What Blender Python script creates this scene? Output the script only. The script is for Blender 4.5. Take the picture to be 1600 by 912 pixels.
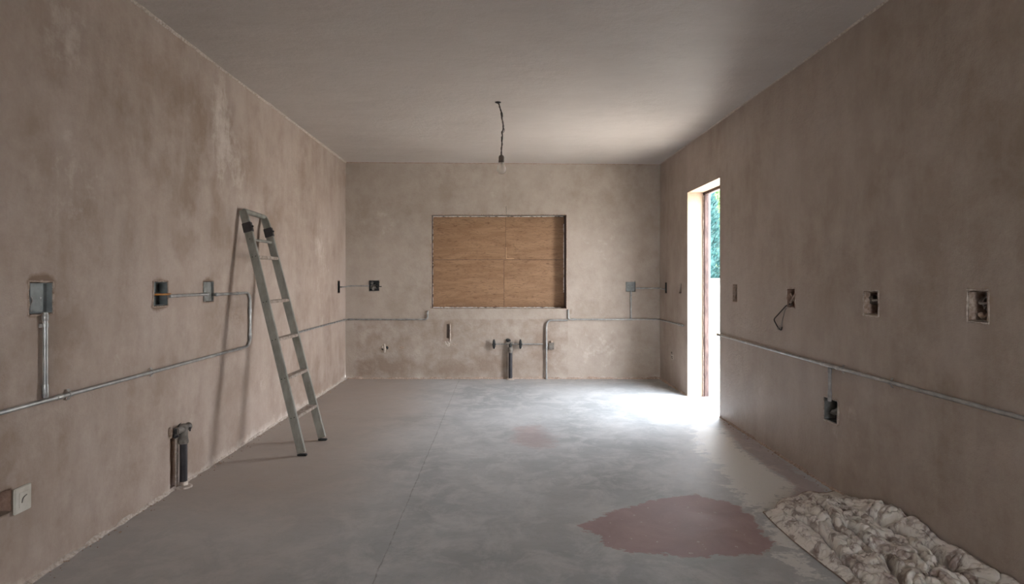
import bpy, bmesh, math, random
import numpy as np
from mathutils import Vector, Matrix
random.seed(7)
for o in list(bpy.data.objects): bpy.data.objects.remove(o, do_unlink=True)
S = bpy.context.scene
COL = S.collection
# ------------------------------------------------------------------ camera
F = 900.0; CX, CY = 785.0, 434.0; EYE = 1.26          # focal length and vanishing point for a 1600x912 frame
XL, XR, YB, YR = -1.96, 1.97, 7.2, -3.4               # left, right, back, rear walls
cam = bpy.data.objects.new('camera', bpy.data.cameras.new('camera')); COL.objects.link(cam)
cam.location = (0, 0, EYE); cam.rotation_euler = (math.pi/2, 0, 0)
cam.data.sensor_width = 36; cam.data.lens = F/1600*36
cam.data.shift_x = (800-CX)/1600; cam.data.shift_y = -(456-CY)/1600
cam.data.clip_start = .05; cam.data.clip_end = 200
S.camera = cam
# ------------------------------------------------------------------ light: a bright overcast sky plus an added hazy sun
S.view_settings.view_transform = 'Standard'; S.view_settings.look = 'None'
S.view_settings.gamma = 1; S.view_settings.use_curve_mapping = False
S.view_settings.exposure = 1.32
W = bpy.data.worlds.new('overcast'); S.world = W; W.use_nodes = True
wn = W.node_tree; bg = wn.nodes['Background']
tc = wn.nodes.new('ShaderNodeTexCoord'); sp = wn.nodes.new('ShaderNodeSeparateXYZ'); cr = wn.nodes.new('ShaderNodeValToRGB')
wn.links.new(tc.outputs['Generated'], sp.inputs[0]); wn.links.new(sp.outputs['Z'], cr.inputs[0])
cr.color_ramp.elements[0].position = 0.0; cr.color_ramp.elements[0].color = (.92, .93, .95, 1)
cr.color_ramp.elements[1].position = 0.9; cr.color_ramp.elements[1].color = (.80, .88, 1, 1)
wn.links.new(cr.outputs[0], bg.inputs[0]); bg.inputs[1].default_value = 11.0
sun = bpy.data.objects.new('sun', bpy.data.lights.new('sun', 'SUN')); COL.objects.link(sun)      # hazy sun added so the paving bounces warm light to the ceiling
sun.data.energy = 16.0; sun.data.angle = math.radians(15); sun.data.color = (1, .93, .84)
sun.rotation_euler = Vector((-.10, .60, .80)).to_track_quat('Z', 'Y').to_euler()
def portal(name, loc, rot, sx, sy):
    l = bpy.data.lights.new(name, 'AREA'); l.shape = 'RECTANGLE'; l.size = sx; l.size_y = sy; l.cycles.is_portal = True
    o = bpy.data.objects.new(name, l); COL.objects.link(o); o.location = loc; o.rotation_euler = rot
portal('door_portal', (XR+.30, 5.66, 1.1), (0, math.pi/2, 0), 2.3, 1.1)      # lets the sky in through the doorway
portal('rear_portal', (0, YR-.25, 1.55), (-math.pi/2, 0, 0), 1.8, 1.3)  # guides sky light through the unseen opening added as fill

# ------------------------------------------------------------------ numpy value noise
def _h(ix, iy, s):
    n = (ix*374761393 + iy*668265263 + s*974711) & 0x7fffffff
    n = ((n ^ (n >> 13))*1274126177) & 0x7fffffff
    return ((n ^ (n >> 16)) & 0xffff)/65535.0
def vnoise(x, y, s=0):
    x = np.asarray(x, float); y = np.asarray(y, float)
    ix = np.floor(x).astype(np.int64); iy = np.floor(y).astype(np.int64); fx = x-ix; fy = y-iy
    fx = fx*fx*fx*(fx*(fx*6-15)+10); fy = fy*fy*fy*(fy*(fy*6-15)+10)
    a = _h(ix, iy, s); b = _h(ix+1, iy, s); c = _h(ix, iy+1, s); d = _h(ix+1, iy+1, s)
    return (a*(1-fx)+b*fx)*(1-fy)+(c*(1-fx)+d*fx)*fy
def fbm(x, y, s=0, o=4, r=.5):
    t = 0; a = 1; w = 0
    for k in range(o):
        t = t+a*vnoise(x*2**k+17*k, y*2**k-9*k, s+k); w += a; a *= r
    return t/w
def sdpoly(px, py, poly):                                # signed distance, positive inside
    px = np.asarray(px, float); py = np.asarray(py, float)
    d = np.full(px.shape, 1e9); ins = np.zeros(px.shape, bool); n = len(poly)
    for i in range(n):
        x0, y0 = poly[i]; x1, y1 = poly[(i+1) % n]; ex, ey = x1-x0, y1-y0
        t = np.clip(((px-x0)*ex+(py-y0)*ey)/(ex*ex+ey*ey+1e-12), 0, 1)
        d = np.minimum(d, np.hypot(px-x0-t*ex, py-y0-t*ey))
        c = (y0 > py) != (y1 > py)
        xi = x0+(py-y0)*ex/(ey if abs(ey) > 1e-12 else 1e-12)
        ins ^= c & (px < xi)
    return np.where(ins, d, -d)

# ------------------------------------------------------------------ object helpers
def tag(o, label=None, cat=None, group=None, kind=None):
    if label: o['label'] = label
    if cat: o['category'] = cat
    if group: o['group'] = group
    if kind: o['kind'] = kind
    return o
def thing(name, label, cat, loc, group=None):
    o = bpy.data.objects.new(name, None); COL.objects.link(o); o.location = loc; o.empty_display_size = .05
    return tag(o, label, cat, group)
def world_loc(o):
    v = Vector((0, 0, 0))
    while o: v += o.location; o = o.parent
    return v
class MB:
    def __init__(s): s.v = []; s.f = []
    def add(s, vs, fs):
        n = len(s.v); s.v += [tuple(v) for v in vs]; s.f += [tuple(i+n for i in f) for f in fs]; return s
    def box(s, x0, x1, y0, y1, z0, z1):
        return s.add([(x0,y0,z0),(x1,y0,z0),(x1,y1,z0),(x0,y1,z0),(x0,y0,z1),(x1,y0,z1),(x1,y1,z1),(x0,y1,z1)],
                     [(0,3,2,1),(4,5,6,7),(0,1,5,4),(1,2,6,5),(2,3,7,6),(3,0,4,7)])
    def hexa(s, a, b):       # two quads (lists of 4 points) joined
        return s.add(list(a)+list(b), [(3,2,1,0),(4,5,6,7),(0,1,5,4),(1,2,6,5),(2,3,7,6),(3,0,4,7)])
    def tube(s, pts, r, seg=14, caps=True, jit=0):
        pts = [Vector(p) for p in pts]; n = len(pts); rs = r if isinstance(r, (list, tuple)) else [r]*n
        t0 = (pts[1]-pts[0]).normalized(); up = Vector((0, 0, 1)) if abs(t0.z) < .9 else Vector((1, 0, 0))
        nrm = t0.cross(up).normalized(); V = []; Fc = []
        for i, p in enumerate(pts):
            t = (pts[min(i+1, n-1)]-pts[max(i-1, 0)]).normalized()
            nrm = (nrm-t*nrm.dot(t)).normalized(); b = t.cross(nrm)
            for k in range(seg):
                a = 2*math.pi*k/seg; rr = rs[i]*(1+random.uniform(-jit, jit))
                V.append(p+nrm*math.cos(a)*rr+b*math.sin(a)*rr)
        for i in range(n-1):
            for k in range(seg):
                k2 = (k+1) % seg; Fc.append((i*seg+k, i*seg+k2, (i+1)*seg+k2, (i+1)*seg+k))
        if caps: Fc.append(tuple(reversed(range(seg)))); Fc.append(tuple(range((n-1)*seg, n*seg)))
        return s.add(V, Fc)
    def lathe(s, c, prof, seg=24, axis='z'):
        V = []; Fc = []
        for (r, h) in prof:
            for k in range(seg):
                a = 2*math.pi*k/seg; u, w = r*math.cos(a), r*math.sin(a)
                V.append({'z': (c[0]+u, c[1]+w, c[2]+h), 'x': (c[0]+h, c[1]+u, c[2]+w), 'y': (c[0]+u, c[1]+h, c[2]+w)}[axis])
        for i in range(len(prof)-1):
            for k in range(seg):
                k2 = (k+1) % seg; Fc.append((i*seg+k, i*seg+k2, (i+1)*seg+k2, (i+1)*seg+k))
        Fc.append(tuple(reversed(range(seg)))); Fc.append(tuple(range((len(prof)-1)*seg, len(prof)*seg)))
        return s.add(V, Fc)
    def blob(s, c, r, seed=0, amp=.3, sub=2, sc=(1, 1, 1)):
        bm = bmesh.new(); bmesh.ops.create_icosphere(bm, subdivisions=sub, radius=1)
        V = []
        for v in bm.verts:
            k = 1+amp*(float(vnoise(v.co.x*1.7+seed*3.1+9, v.co.y*1.7+v.co.z*2.3+seed, seed))-.5)*2
            V.append((c[0]+v.co.x*r*k*sc[0], c[1]+v.co.y*r*k*sc[1], c[2]+v.co.z*r*k*sc[2]))
        Fc = [tuple(v.index for v in f.verts) for f in bm.faces]; bm.free()
        return s.add(V, Fc)
    def build(s, name, mat, parent=None, bevel=0, smooth=True, ang=40, fix=True):
        off = world_loc(parent) if parent else Vector((0, 0, 0))
        me = bpy.data.meshes.new(name); me.from_pydata([tuple(Vector(v)-off) for v in s.v], [], s.f)
        bm = bmesh.new(); bm.from_mesh(me)
        if fix: bmesh.ops.recalc_face_normals(bm, faces=bm.faces)
        if bevel:
            es = [e for e in bm.edges if len(e.link_faces) == 2 and e.calc_face_angle(0) > .6]
            bmesh.ops.bevel(bm, geom=es, offset=bevel, segments=2, affect='EDGES', clamp_overlap=True)
        bm.to_mesh(me); bm.free()
        if smooth:
            for p in me.polygons: p.use_smooth = True
            me.set_sharp_from_angle(angle=math.radians(ang))
        me.materials.append(mat)
        o = bpy.data.objects.new(name, me); COL.objects.link(o); o.parent = parent
        return o
def arc_path(pts, r=.05, n=6):                            # polyline with rounded corners
    pts = [Vector(p) for p in pts]; out = [pts[0]]
    for i in range(1, len(pts)-1):
        a, b, c = pts[i-1], pts[i], pts[i+1]; d1 = (a-b); d2 = (c-b)
        rr = min(r, d1.length*.45, d2.length*.45); p0 = b+d1.normalized()*rr; p1 = b+d2.normalized()*rr
        for k in range(n+1):
            t = k/n; out.append(p0*(1-t)**2+b*2*t*(1-t)+p1*t*t)
    out.append(pts[-1]); return out

# ------------------------------------------------------------------ materials
def mat(name):
    m = bpy.data.materials.new(name); m.use_nodes = True; nt = m.node_tree
    return m, nt, nt.nodes['Principled BSDF']
def nd(nt, t, **k):
    n = nt.nodes.new(t)
    for a, b in k.items(): setattr(n, a, b)
    return n
def coords(nt, scale=(1, 1, 1)):
    t = nd(nt, 'ShaderNodeTexCoord'); m = nd(nt, 'ShaderNodeMapping'); m.inputs['Scale'].default_value = scale
    nt.links.new(t.outputs['Object'], m.inputs[0]); return m.outputs[0]
def noise(nt, co, scale, detail=5, rough=.6, dist=0):
    n = nd(nt, 'ShaderNodeTexNoise'); n.inputs['Scale'].default_value = scale; n.inputs['Detail'].default_value = detail
    n.inputs['Roughness'].default_value = rough; n.inputs['Distortion'].default_value = dist
    nt.links.new(co, n.inputs['Vector']); return n.outputs[0]
def rng(nt, v, a, b, c=0, d=1, clamp=True):
    n = nd(nt, 'ShaderNodeMapRange'); n.clamp = clamp
    for i, x in zip((1, 2, 3, 4), (a, b, c, d)): n.inputs[i].default_value = x
    nt.links.new(v, n.inputs[0]); return n.outputs[0]
def mth(nt, op, a, b=None):
    n = nd(nt, 'ShaderNodeMath', operation=op)
    for i, x in enumerate((a, b)):
        if x is None: continue
        if isinstance(x, (int, float)): n.inputs[i].default_value = x
        else: nt.links.new(x, n.inputs[i])
    return n.outputs[0]
def mix(nt, f, a, b, blend='MIX'):
    n = nd(nt, 'ShaderNodeMix', data_type='RGBA', blend_type=blend)
    for i, x in ((0, f), (6, a), (7, b)):
        if isinstance(x, (int, float)): n.inputs[i].default_value = x
        elif isinstance(x, tuple): n.inputs[i].default_value = (*x, 1)
        else: nt.links.new(x, n.inputs[i])
    return n.outputs[2]
def attr(nt, name):
    n = nd(nt, 'ShaderNodeAttribute'); n.attribute_name = name; return n.outputs['Fac']
def bump(nt, h, b, s, dist=.004, prev=None):
    n = nd(nt, 'ShaderNodeBump'); n.inputs['Strength'].default_value = s; n.inputs['Distance'].default_value = dist
    nt.links.new(h, n.inputs['Height'])
    if prev: nt.links.new(prev, n.inputs['Normal'])
    nt.links.new(n.outputs[0], b.inputs['Normal']); return n.outputs[0]
def srgb(r, g, b):
    f = lambda c: (c/255/12.92) if c/255 <= .04045 else ((c/255+.055)/1.055)**2.4
    return (f(r), f(g), f(b))
def plaster(name, dark, mid, light, pale, brown, streak=(1, 1, .3), rough=(.5, .75), spec=.35, big=.8):
    m, nt, b = mat(name); co = coords(nt); cs = coords(nt, streak)
    n1 = noise(nt, co, big, 7, .66, .1); n2 = noise(nt, cs, 5, 5, .65, .1); n3 = noise(nt, co, 3.6, 10, .74, .05); n4 = noise(nt, co, 60, 3, .6)
    n5 = noise(nt, co, 9, 8, .7, .2)
    c = mix(nt, rng(nt, n1, .40, .58), dark, mid)
    c = mix(nt, rng(nt, n3, .44, .66, 0, .6), c, light)
    c = mix(nt, rng(nt, n2, .42, .66, 0, .45), c, light)
    # worn lighter patches with ragged edges; some paint in light and sheen
    pf = mth(nt, 'ADD', attr(nt, 'pale'), mth(nt, 'MULTIPLY', mth(nt, 'SUBTRACT', n5, .5), 1.6))
    c = mix(nt, rng(nt, mth(nt, 'ADD', pf, mth(nt, 'MULTIPLY', mth(nt, 'SUBTRACT', n2, .5), .8)), .35, .95, 0, .85), c, pale)
    bf = mth(nt, 'ADD', attr(nt, 'brown'), mth(nt, 'MULTIPLY', mth(nt, 'SUBTRACT', n5, .5), 1.0))
    c = mix(nt, rng(nt, bf, .4, .75, 0, .9), c, brown)
    c = mix(nt, rng(nt, n4, .3, .7, 0, .12), c, dark)
    nt.links.new(c, b.inputs['Base Color'])
    nt.links.new(rng(nt, n3, .3, .7, rough[0], rough[1]), b.inputs['Roughness'])
    b.inputs['Specular IOR Level'].default_value = spec
    p = bump(nt, n3, b, .5, .025); p = bump(nt, n5, b, .45, .008, p); bump(nt, n4, b, .25, .0015, p)
    return m
M = {}
M['left'] = plaster('plaster_left', srgb(144, 124, 109), srgb(167, 149, 136), srgb(188, 174, 164), srgb(212, 202, 193), srgb(118, 94, 76))
M['right'] = plaster('plaster_right', srgb(148, 131, 117), srgb(165, 150, 138), srgb(183, 171, 160), srgb(204, 193, 184), srgb(146, 123, 106), rough=(.42, .62), spec=.45)
M['back'] = plaster('plaster_back', srgb(155, 141, 128), srgb(167, 154, 142), srgb(181, 170, 160), srgb(208, 200, 192), srgb(140, 122, 108), streak=(1, 1, .8))
M['ceil'] = plaster('plaster_ceiling', srgb(178, 169, 162), srgb(187, 178, 171), srgb(195, 187, 180), srgb(202, 195, 188), srgb(120, 106, 96), streak=(.3, 1, 1), rough=(.36, .50), spec=.45, big=.5)
M['reveal'] = plaster('plaster_reveal', srgb(160, 138, 118), srgb(168, 148, 129), srgb(176, 158, 141), srgb(186, 172, 158), srgb(150, 120, 98))
def simple(name, col, rough=.6, metal=0, var=.25, sc=20, bmp=.2, dist=.001, col2=None, stretch=(1, 1, 1)):
    m, nt, b = mat(name); co = coords(nt, stretch); n = noise(nt, co, sc, 6, .65)
    c2 = col2 if col2 else tuple(x*(1-var) for x in col)
    nt.links.new(mix(nt, rng(nt, n, .35, .65), col, c2), b.inputs['Base Color'])
    b.inputs['Metallic'].default_value = metal
    nt.links.new(rng(nt, n, .3, .7, rough*.8, min(1, rough*1.25)), b.inputs['Roughness'])
    if bmp: bump(nt, n, b, bmp, dist)
    return m
M['galv'] = simple('galvanised_steel', (.44, .44, .43), .36, .5, col2=(.27, .27, .26), sc=12)
M['galv_dull'] = simple('dull_steel', (.36, .36, .35), .5, .4, col2=(.20, .19, .18), sc=18)
M['alu'] = simple('weathered_aluminium', srgb(158, 157, 149), .42, .35, col2=srgb(128, 127, 119), sc=14, stretch=(1, 1, .4))
M['alu_tread'] = simple('aluminium_tread', srgb(168, 156, 146), .5, .3, col2=srgb(124, 110, 98), sc=30)
M['black'] = simple('black_plastic', (.018, .017, .018), .5, 0, col2=(.035, .03, .032))
M['rubber'] = simple('black_rubber', (.02, .02, .02), .8, 0)
M['blackpipe'] = simple('black_pipe', (.014, .013, .017), .42, 0, col2=(.04, .035, .04), sc=12)
M['cement'] = simple('cement_fitting', srgb(126, 120, 112), .7, .1, col2=srgb(92, 84, 78), sc=30, bmp=.5)
M['boxmetal'] = simple('box_metal', srgb(122, 127, 126), .5, .15, col2=srgb(98, 102, 102), sc=14)
M['boxdark'] = simple('box_dark_metal', srgb(52, 55, 55), .55, .4, col2=srgb(30, 30, 30), sc=14)
M['boxpale'] = simple('box_pale_metal', srgb(140, 142, 138), .5, .3, col2=srgb(104, 102, 98), sc=18)
M['wire_black'] = simple('wire_black', (.02, .018, .016), .5)
M['wire_grey'] = simple('wire_grey', srgb(150, 145, 140), .5)
M['wire_orange'] = simple('wire_orange', srgb(190, 130, 50), .5, col2=srgb(140, 90, 40))
M['white_plastic'] = simple('white_plastic', srgb(208, 203, 194), .45, col2=srgb(188, 182, 170), sc=10)
M['mortar'] = simple('mortar_crumb', srgb(186, 168, 154), .9, col2=srgb(140, 118, 102), sc=60, bmp=.8, dist=.003)
M['mortar_pale'] = simple('pale_mortar', srgb(200, 190, 180), .9, col2=srgb(160, 145, 132), sc=60, bmp=.8, dist=.003)
M['brass'] = simple('brass', srgb(176, 150, 110), .35, .8, col2=srgb(190, 184, 176))
M['leak_light'] = simple('leak_light_white', srgb(246, 242, 235), .7, col2=srgb(226, 216, 204), sc=40)
M['socket'] = simple('bulb_socket', srgb(112, 100, 90), .6, col2=srgb(84, 72, 64), sc=50)
M['frame_wood'] = simple('door_frame_wood', srgb(84, 62, 56), .7, col2=srgb(50, 36, 33), sc=30, stretch=(1, 1, .25), bmp=.5, dist=.004)
M['frame_white'] = simple('frame_white', srgb(140, 152, 162), .5, col2=srgb(126, 138, 148), sc=6)
M['reveal_clay'] = simple('clay_side', srgb(150, 122, 106), .85, col2=srgb(120, 94, 80), sc=30)
def glass(name, rough=.02, tint=(1, 1, 1)):
    m, nt, b = mat(name); b.inputs['Base Color'].default_value = (*tint, 1); b.inputs['Roughness'].default_value = rough
    b.inputs['Transmission Weight'].default_value = 1; b.inputs['IOR'].default_value = 1.45
    return m
M['bulb'] = glass('bulb_glass', .3, (.96, .94, .91))
# plywood
def ply(name, ox):
    m, nt, b = mat(name); co = coords(nt, (.6, 1, 3.2)); mp = nt.nodes[-1]
    for n_ in nt.nodes:
        if n_.type == 'MAPPING': n_.inputs['Location'].default_value = ox
    n1 = noise(nt, co, 3.2, 3, .5, 1.2); n2 = noise(nt, co, 16, 5, .7, 1.6); n3 = noise(nt, coords(nt, (.25, 1, 5)), 22, 4, .6, .3)
    c = mix(nt, rng(nt, n1, .35, .65), srgb(138, 104, 74), srgb(157, 123, 92))
    wv = mth(nt, 'PINGPONG', mth(nt, 'MULTIPLY', n1, 9.0), .5)
    c = mix(nt, rng(nt, wv, .0, .10, .5, 0), c, srgb(112, 80, 55))
    c = mix(nt, rng(nt, n2, .54, .64, 0, .8), c, srgb(104, 74, 50))
    c = mix(nt, rng(nt, n3, .5, .7, 0, .35), c, srgb(130, 96, 68))
    nt.links.new(c, b.inputs['Base Color']); b.inputs['Roughness'].default_value = .62
    bump(nt, n2, b, .3, .002); return m
# floor
def floor_mat():
    m, nt, b = mat('concrete_floor'); co = coords(nt)
    n1 = noise(nt, co, .9, 6, .6, .5); n2 = noise(nt, co, 4.5, 9, .72, .5); n3 = noise(nt, coords(nt, (.7, 1.2, 1)), 16, 8, .75, .6); n4 = noise(nt, co, 90, 3, .6)
    c = mix(nt, rng(nt, n1, .38, .62), srgb(158, 161, 162), srgb(184, 186, 187))
    c = mix(nt, rng(nt, n2, .46, .62, 0, .6), c, srgb(206, 207, 207))
    c = mix(nt, rng(nt, n3, .50, .72, 0, .3), c, srgb(142, 142, 142))
    bw = mth(nt, 'ADD', attr(nt, 'brown'), mth(nt, 'MULTIPLY', mth(nt, 'SUBTRACT', n2, .5), .5))
    c = mix(nt, rng(nt, bw, .0, 1, 0, .85), c, srgb(163, 147, 133))
    g0 = nd(nt, 'ShaderNodeSeparateXYZ'); nt.links.new(co, g0.inputs[0])
    ed = mth(nt, 'ADD', mth(nt, 'MULTIPLY', mth(nt, 'SUBTRACT', n3, .5), .30), mth(nt, 'MULTIPLY', mth(nt, 'SUBTRACT', n2, .5), .26))
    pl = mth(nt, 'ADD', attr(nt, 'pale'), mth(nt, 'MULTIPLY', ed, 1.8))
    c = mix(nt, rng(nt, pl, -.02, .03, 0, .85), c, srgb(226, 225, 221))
    pk = mth(nt, 'ADD', attr(nt, 'pink'), mth(nt, 'MULTIPLY', ed, .55))
    pkm = rng(nt, pk, -.006, .006)
    rim = mth(nt, 'MULTIPLY', rng(nt, pk, -.03, 0), rng(nt, n3, .5, .6))
    c = mix(nt, mth(nt, 'MULTIPLY', rim, .5), c, srgb(196, 194, 190))
    pink = mix(nt, rng(nt, n2, .35, .7), srgb(154, 127, 126), srgb(172, 147, 146))
    n6 = noise(nt, co, 26, 4, .6)
    pink = mix(nt, rng(nt, n6, .66, .71), pink, srgb(198, 188, 186))
    c = mix(nt, mth(nt, 'MULTIPLY', pkm, rng(nt, g0.outputs[0], 1.40, 1.55, .95, .45)), c, pink)
    fp = mth(nt, 'ADD', attr(nt, 'faint'), ed)
    c = mix(nt, rng(nt, fp, 0, .12, 0, .5), c, srgb(160, 134, 130))
    # tooled joint running the length of the slab
    g = nd(nt, 'ShaderNodeSeparateXYZ'); nt.links.new(co, g.inputs[0])
    xx = mth(nt, 'ADD', mth(nt, 'ADD', g.outputs[0], .535), mth(nt, 'MULTIPLY', mth(nt, 'SUBTRACT', n2, .5), .03))
    jd = rng(nt, mth(nt, 'ABSOLUTE', xx), .0015, .005, 1, 0)
    jm = mth(nt, 'MULTIPLY', jd, rng(nt, n3, .40, .55, .08, .5))
    c = mix(nt, jm, c, srgb(108, 100, 94))
    c = mix(nt, rng(nt, n4, .62, .75, 0, .25), c, srgb(100, 98, 98))
    nt.links.new(c, b.inputs['Base Color'])
    nt.links.new(rng(nt, n2, .3, .7, .5, .7), b.inputs['Roughness']); b.inputs['Specular IOR Level'].default_value = .35
    p = bump(nt, n2, b, .3, .006); p = bump(nt, n3, b, .2, .003, p); p = bump(nt, pkm, b, .35, .001, p); bump(nt, jm, b, .6, -.002, p)
    return m
M['floor'] = floor_mat()
M['ground'] = simple('outdoor_paving', srgb(196, 192, 184), .85, col2=srgb(182, 176, 166), sc=2)
M['garden_wall'] = simple('garden_wall_render', srgb(190, 188, 182), .9, col2=srgb(176, 172, 166), sc=1.5)
M['foliage'] = simple('cypress_foliage', srgb(40, 82, 80), .7, col2=srgb(26, 58, 58), sc=9)
M['foliage_l'] = simple('light_foliage', srgb(110, 140, 92), .7, col2=srgb(78, 112, 70), sc=9)
M['grass'] = simple('dry_tuft', srgb(150, 146, 96), .8, col2=srgb(120, 118, 74), sc=30)
M['brick_red'] = simple('clay_brick', srgb(176, 122, 104), .8, col2=srgb(150, 98, 84), sc=30)
M['bark'] = simple('bark', srgb(96, 78, 62), .9, sc=30)

# ------------------------------------------------------------------ pixel -> wall coordinates of the photograph
def pL(px, py): y = -XL*F/(CX-px); return y, EYE-(py-CY)*y/F
def pR(px, py): y = XR*F/(px-CX); return y, EYE-(py-CY)*y/F
def pB(px, py): return (px-CX)*YB/F, EYE-(py-CY)*YB/F
def pF(px, py): y = EYE*F/(py-CY); return (px-CX)*y/F, y
def ceil_z(x, y):
    t = (x-XL)/(XR-XL)
    return (2.705+.006*(YB-y))*(1-t)+2.678*t
def WP(w, u, v, n):                                       # wall point: u along the wall, v height, n out into the room
    return {'left': (XL+n, u, v), 'right': (XR-n, u, v), 'back': (u, YB-n, v), 'rear': (u, YR+n, v)}[w]

# ------------------------------------------------------------------ walls with real holes
def rect(a, b): return (min(a[0], b[0]), max(a[0], b[0]), min(a[1], b[1]), max(a[1], b[1]))
def prect(f, x0, y0, x1, y1, dy=None):                    # rectangle from two image corners, keeping the middle height
    u0, _ = f(x0, y0); u1, _ = f(x1, y1); xm = (x0+x1)/2
    _, v0 = f(xm, y0); _, v1 = f(xm, y1)
    return (min(u0, u1), max(u0, u1), min(v0, v1), max(v0, v1))
HL = {  # recesses in the left wall
 'a': prect(pL, 46, 441, 82, 490), 'b': prect(pL, 240, 440, 261.5, 477.5), 'c': prect(pL, 318, 439.5, 334, 471),
 'slot': (6.86, 6.945, 1.08, 1.225), 'cup': (2.02, pL(18, 0)[0], pL(10, 802)[1], pL(10, 767)[1]),
 'chase': (pL(266, 0)[0], pL(273, 0)[0], .02, .36)}
HR = {'a': prect(pR, 1145.5, 445, 1152, 471), 'b': prect(pR, 1230, 451, 1242.5, 480), 'c': prect(pR, 1350, 455, 1372.5, 492),
 'd': prect(pR, 1513, 454, 1544, 502), 'e': prect(pR, 1288, 623, 1309, 659), 'f': prect(pR, 1039.5, 441, 1042, 458),
 'g': prect(pR, 1061, 443, 1064.5, 458)}
HB = {'a': prect(pB, 576.5, 438, 592.5, 454.5), 'b': prect(pB, 978, 440, 993, 455.5), 'g': prect(pB, 698, 506, 702.5, 528)}
WIN = (-.896, .80, .876, 2.05)
DY0, DY1, DH = pR(1125, 0)[0], pR(1074, 0)[0], 2.175
def wall(name, w, u0, u1, v0, v1, holes, through, m, step, seed, pale=(), brown=(), base=None, thick=.36, zone=None):
    def lines(a, b, hs, i, t):
        L = {a, b}
        for h in hs:
            for e in (h[i], h[i+1]):
                for d in ((-.012, 0, .012) if t else (0,)):
                    if a < e+d < b: L.add(round(e+d, 5))
            if t and h[i+1]-h[i] > .07: L.update((round(h[i]+(h[i+1]-h[i])*k/4, 5) for k in (1, 2, 3)))
        L = sorted(L); out = [L[0]]
        for x in L[1:]:
            n = max(1, math.ceil((x-out[-1])/step)); p = out[-1]
            out += [p+(x-p)*k/n for k in range(1, n+1)]
        return out
    U = lines(u0, u1, list(holes)+list(through), 0, True); V = lines(v0, v1, list(holes)+list(through), 2, True)
    nu, nv = len(U), len(V); uu, vv = np.meshgrid(U, V, indexing='ij')
    inside = lambda u, v: next((k for k, h in enumerate(list(holes)+list(through)) if h[0] < u < h[1] and h[2] < v < h[3]), -1)
    nn = (fbm(uu*1.1, vv*1.1, seed, 3)-.5)*.008+(fbm(uu*7, vv*7, seed+5, 2)-.5)*.0012
    verts = []; ju = uu.copy(); jv = vv.copy()
    for h in holes:                                       # ragged chipped edges
        for i in range(nu):
            for j in range(nv):
                u, v = U[i], V[j]
                onu = (abs(u-h[0]) < 1e-4 or abs(u-h[1]) < 1e-4) and h[2]-1e-4 <= v <= h[3]+1e-4
                onv = (abs(v-h[2]) < 1e-4 or abs(v-h[3]) < 1e-4) and h[0]-1e-4 <= u <= h[1]+1e-4
                if onu: ju[i, j] += random.uniform(-.001, .005)*(-1 if abs(u-h[0]) < 1e-4 else 1)
                if onv: jv[i, j] += random.uniform(-.001, .006)*(-1 if abs(v-h[2]) < 1e-4 else 1)
    verts = [WP(w, ju[i, j], jv[i, j], nn[i, j]) for i in range(nu) for j in range(nv)]
    vid = lambda i, j: i*nv+j
    faces = []; cell = {}
    for i in range(nu-1):
        for j in range(nv-1):
            k = inside((U[i]+U[i+1])/2, (V[j]+V[j+1])/2); cell[i, j] = k
            if k < 0: faces.append((vid(i, j), vid(i+1, j), vid(i+1, j+1), vid(i, j+1)))
    deep = {}; nh = len(holes)
    def dv(i, j, k):
        d = .075 if k < nh else thick
        if (i, j, k) not in deep:
            deep[i, j, k] = len(verts); verts.append(WP(w, ju[i, j], jv[i, j], -d))
        return deep[i, j, k]
    for (i, j), k in cell.items():
        if k < 0: continue
        for (di, dj, a, b) in ((-1, 0, (i, j), (i, j+1)), (1, 0, (i+1, j), (i+1, j+1)), (0, -1, (i, j), (i+1, j)), (0, 1, (i, j+1), (i+1, j+1))):
            if cell.get((i+di, j+dj), -1) != k and (i+di, j+dj) in cell:
                faces.append((vid(*a), vid(*b), dv(*b, k), dv(*a, k)))
        if k < nh: faces.append((dv(i, j, k), dv(i+1, j, k), dv(i+1, j+1, k), dv(i, j+1, k)))
    me = bpy.data.meshes.new(name); me.from_pydata(verts, [], faces)
    bm = bmesh.new(); bm.from_mesh(me); bmesh.ops.recalc_face_normals(bm, faces=bm.faces); bm.to_mesh(me); bm.free()
    co = np.empty(len(me.vertices)*3); me.vertices.foreach_get('co', co); co = co.reshape(-1, 3)
    cu = co[:, 1] if w in ('left', 'right') else co[:, 0]; cv = co[:, 2]
    pa = np.zeros(len(cu)); br = np.zeros(len(cu))
    wob = (fbm(cu*4, cv*4, seed+9, 3)-.5)
    for (bu, bv, ru, rv, s) in pale:
        pa += s*np.clip(1.25-np.hypot((cu-bu)/ru, (cv-bv)/rv)+wob*.6, 0, 1)
    for (bu, bv, ru, rv, s) in brown:
        br += s*np.clip(1.25-np.hypot((cu-bu)/ru, (cv-bv)/rv)+wob*.6, 0, 1)
    for h in holes:                                       # darker chipped rim round every recess
        dx = np.maximum(np.maximum(h[0]-cu, cu-h[1]), 0); dz = np.maximum(np.maximum(h[2]-cv, cv-h[3]), 0)
        br += .75*np.clip(1-np.hypot(dx, dz)/.028, 0, 1)
    if base is not None: pa += base(cu, cv)
    if zone is not None: br += zone(cu, cv)
    for nm, arr in (('pale', pa), ('brown', br)):
        a = me.attributes.new(nm, 'FLOAT', 'POINT'); a.data.foreach_set('value', np.clip(arr, 0, 1.2))
    for p in me.polygons: p.use_smooth = True
    me.set_sharp_from_angle(angle=math.radians(45))
    me.materials.append(m)
    o = bpy.data.objects.new(name, me); COL.objects.link(o); o['kind'] = 'structure'
    return o
basestrip = lambda hgt, amt: (lambda u, v: amt*np.clip(1-(v+(fbm(u*2.2, v*0+1, 3, 3)-.5)*hgt*1.6)/hgt, 0, 1))
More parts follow.
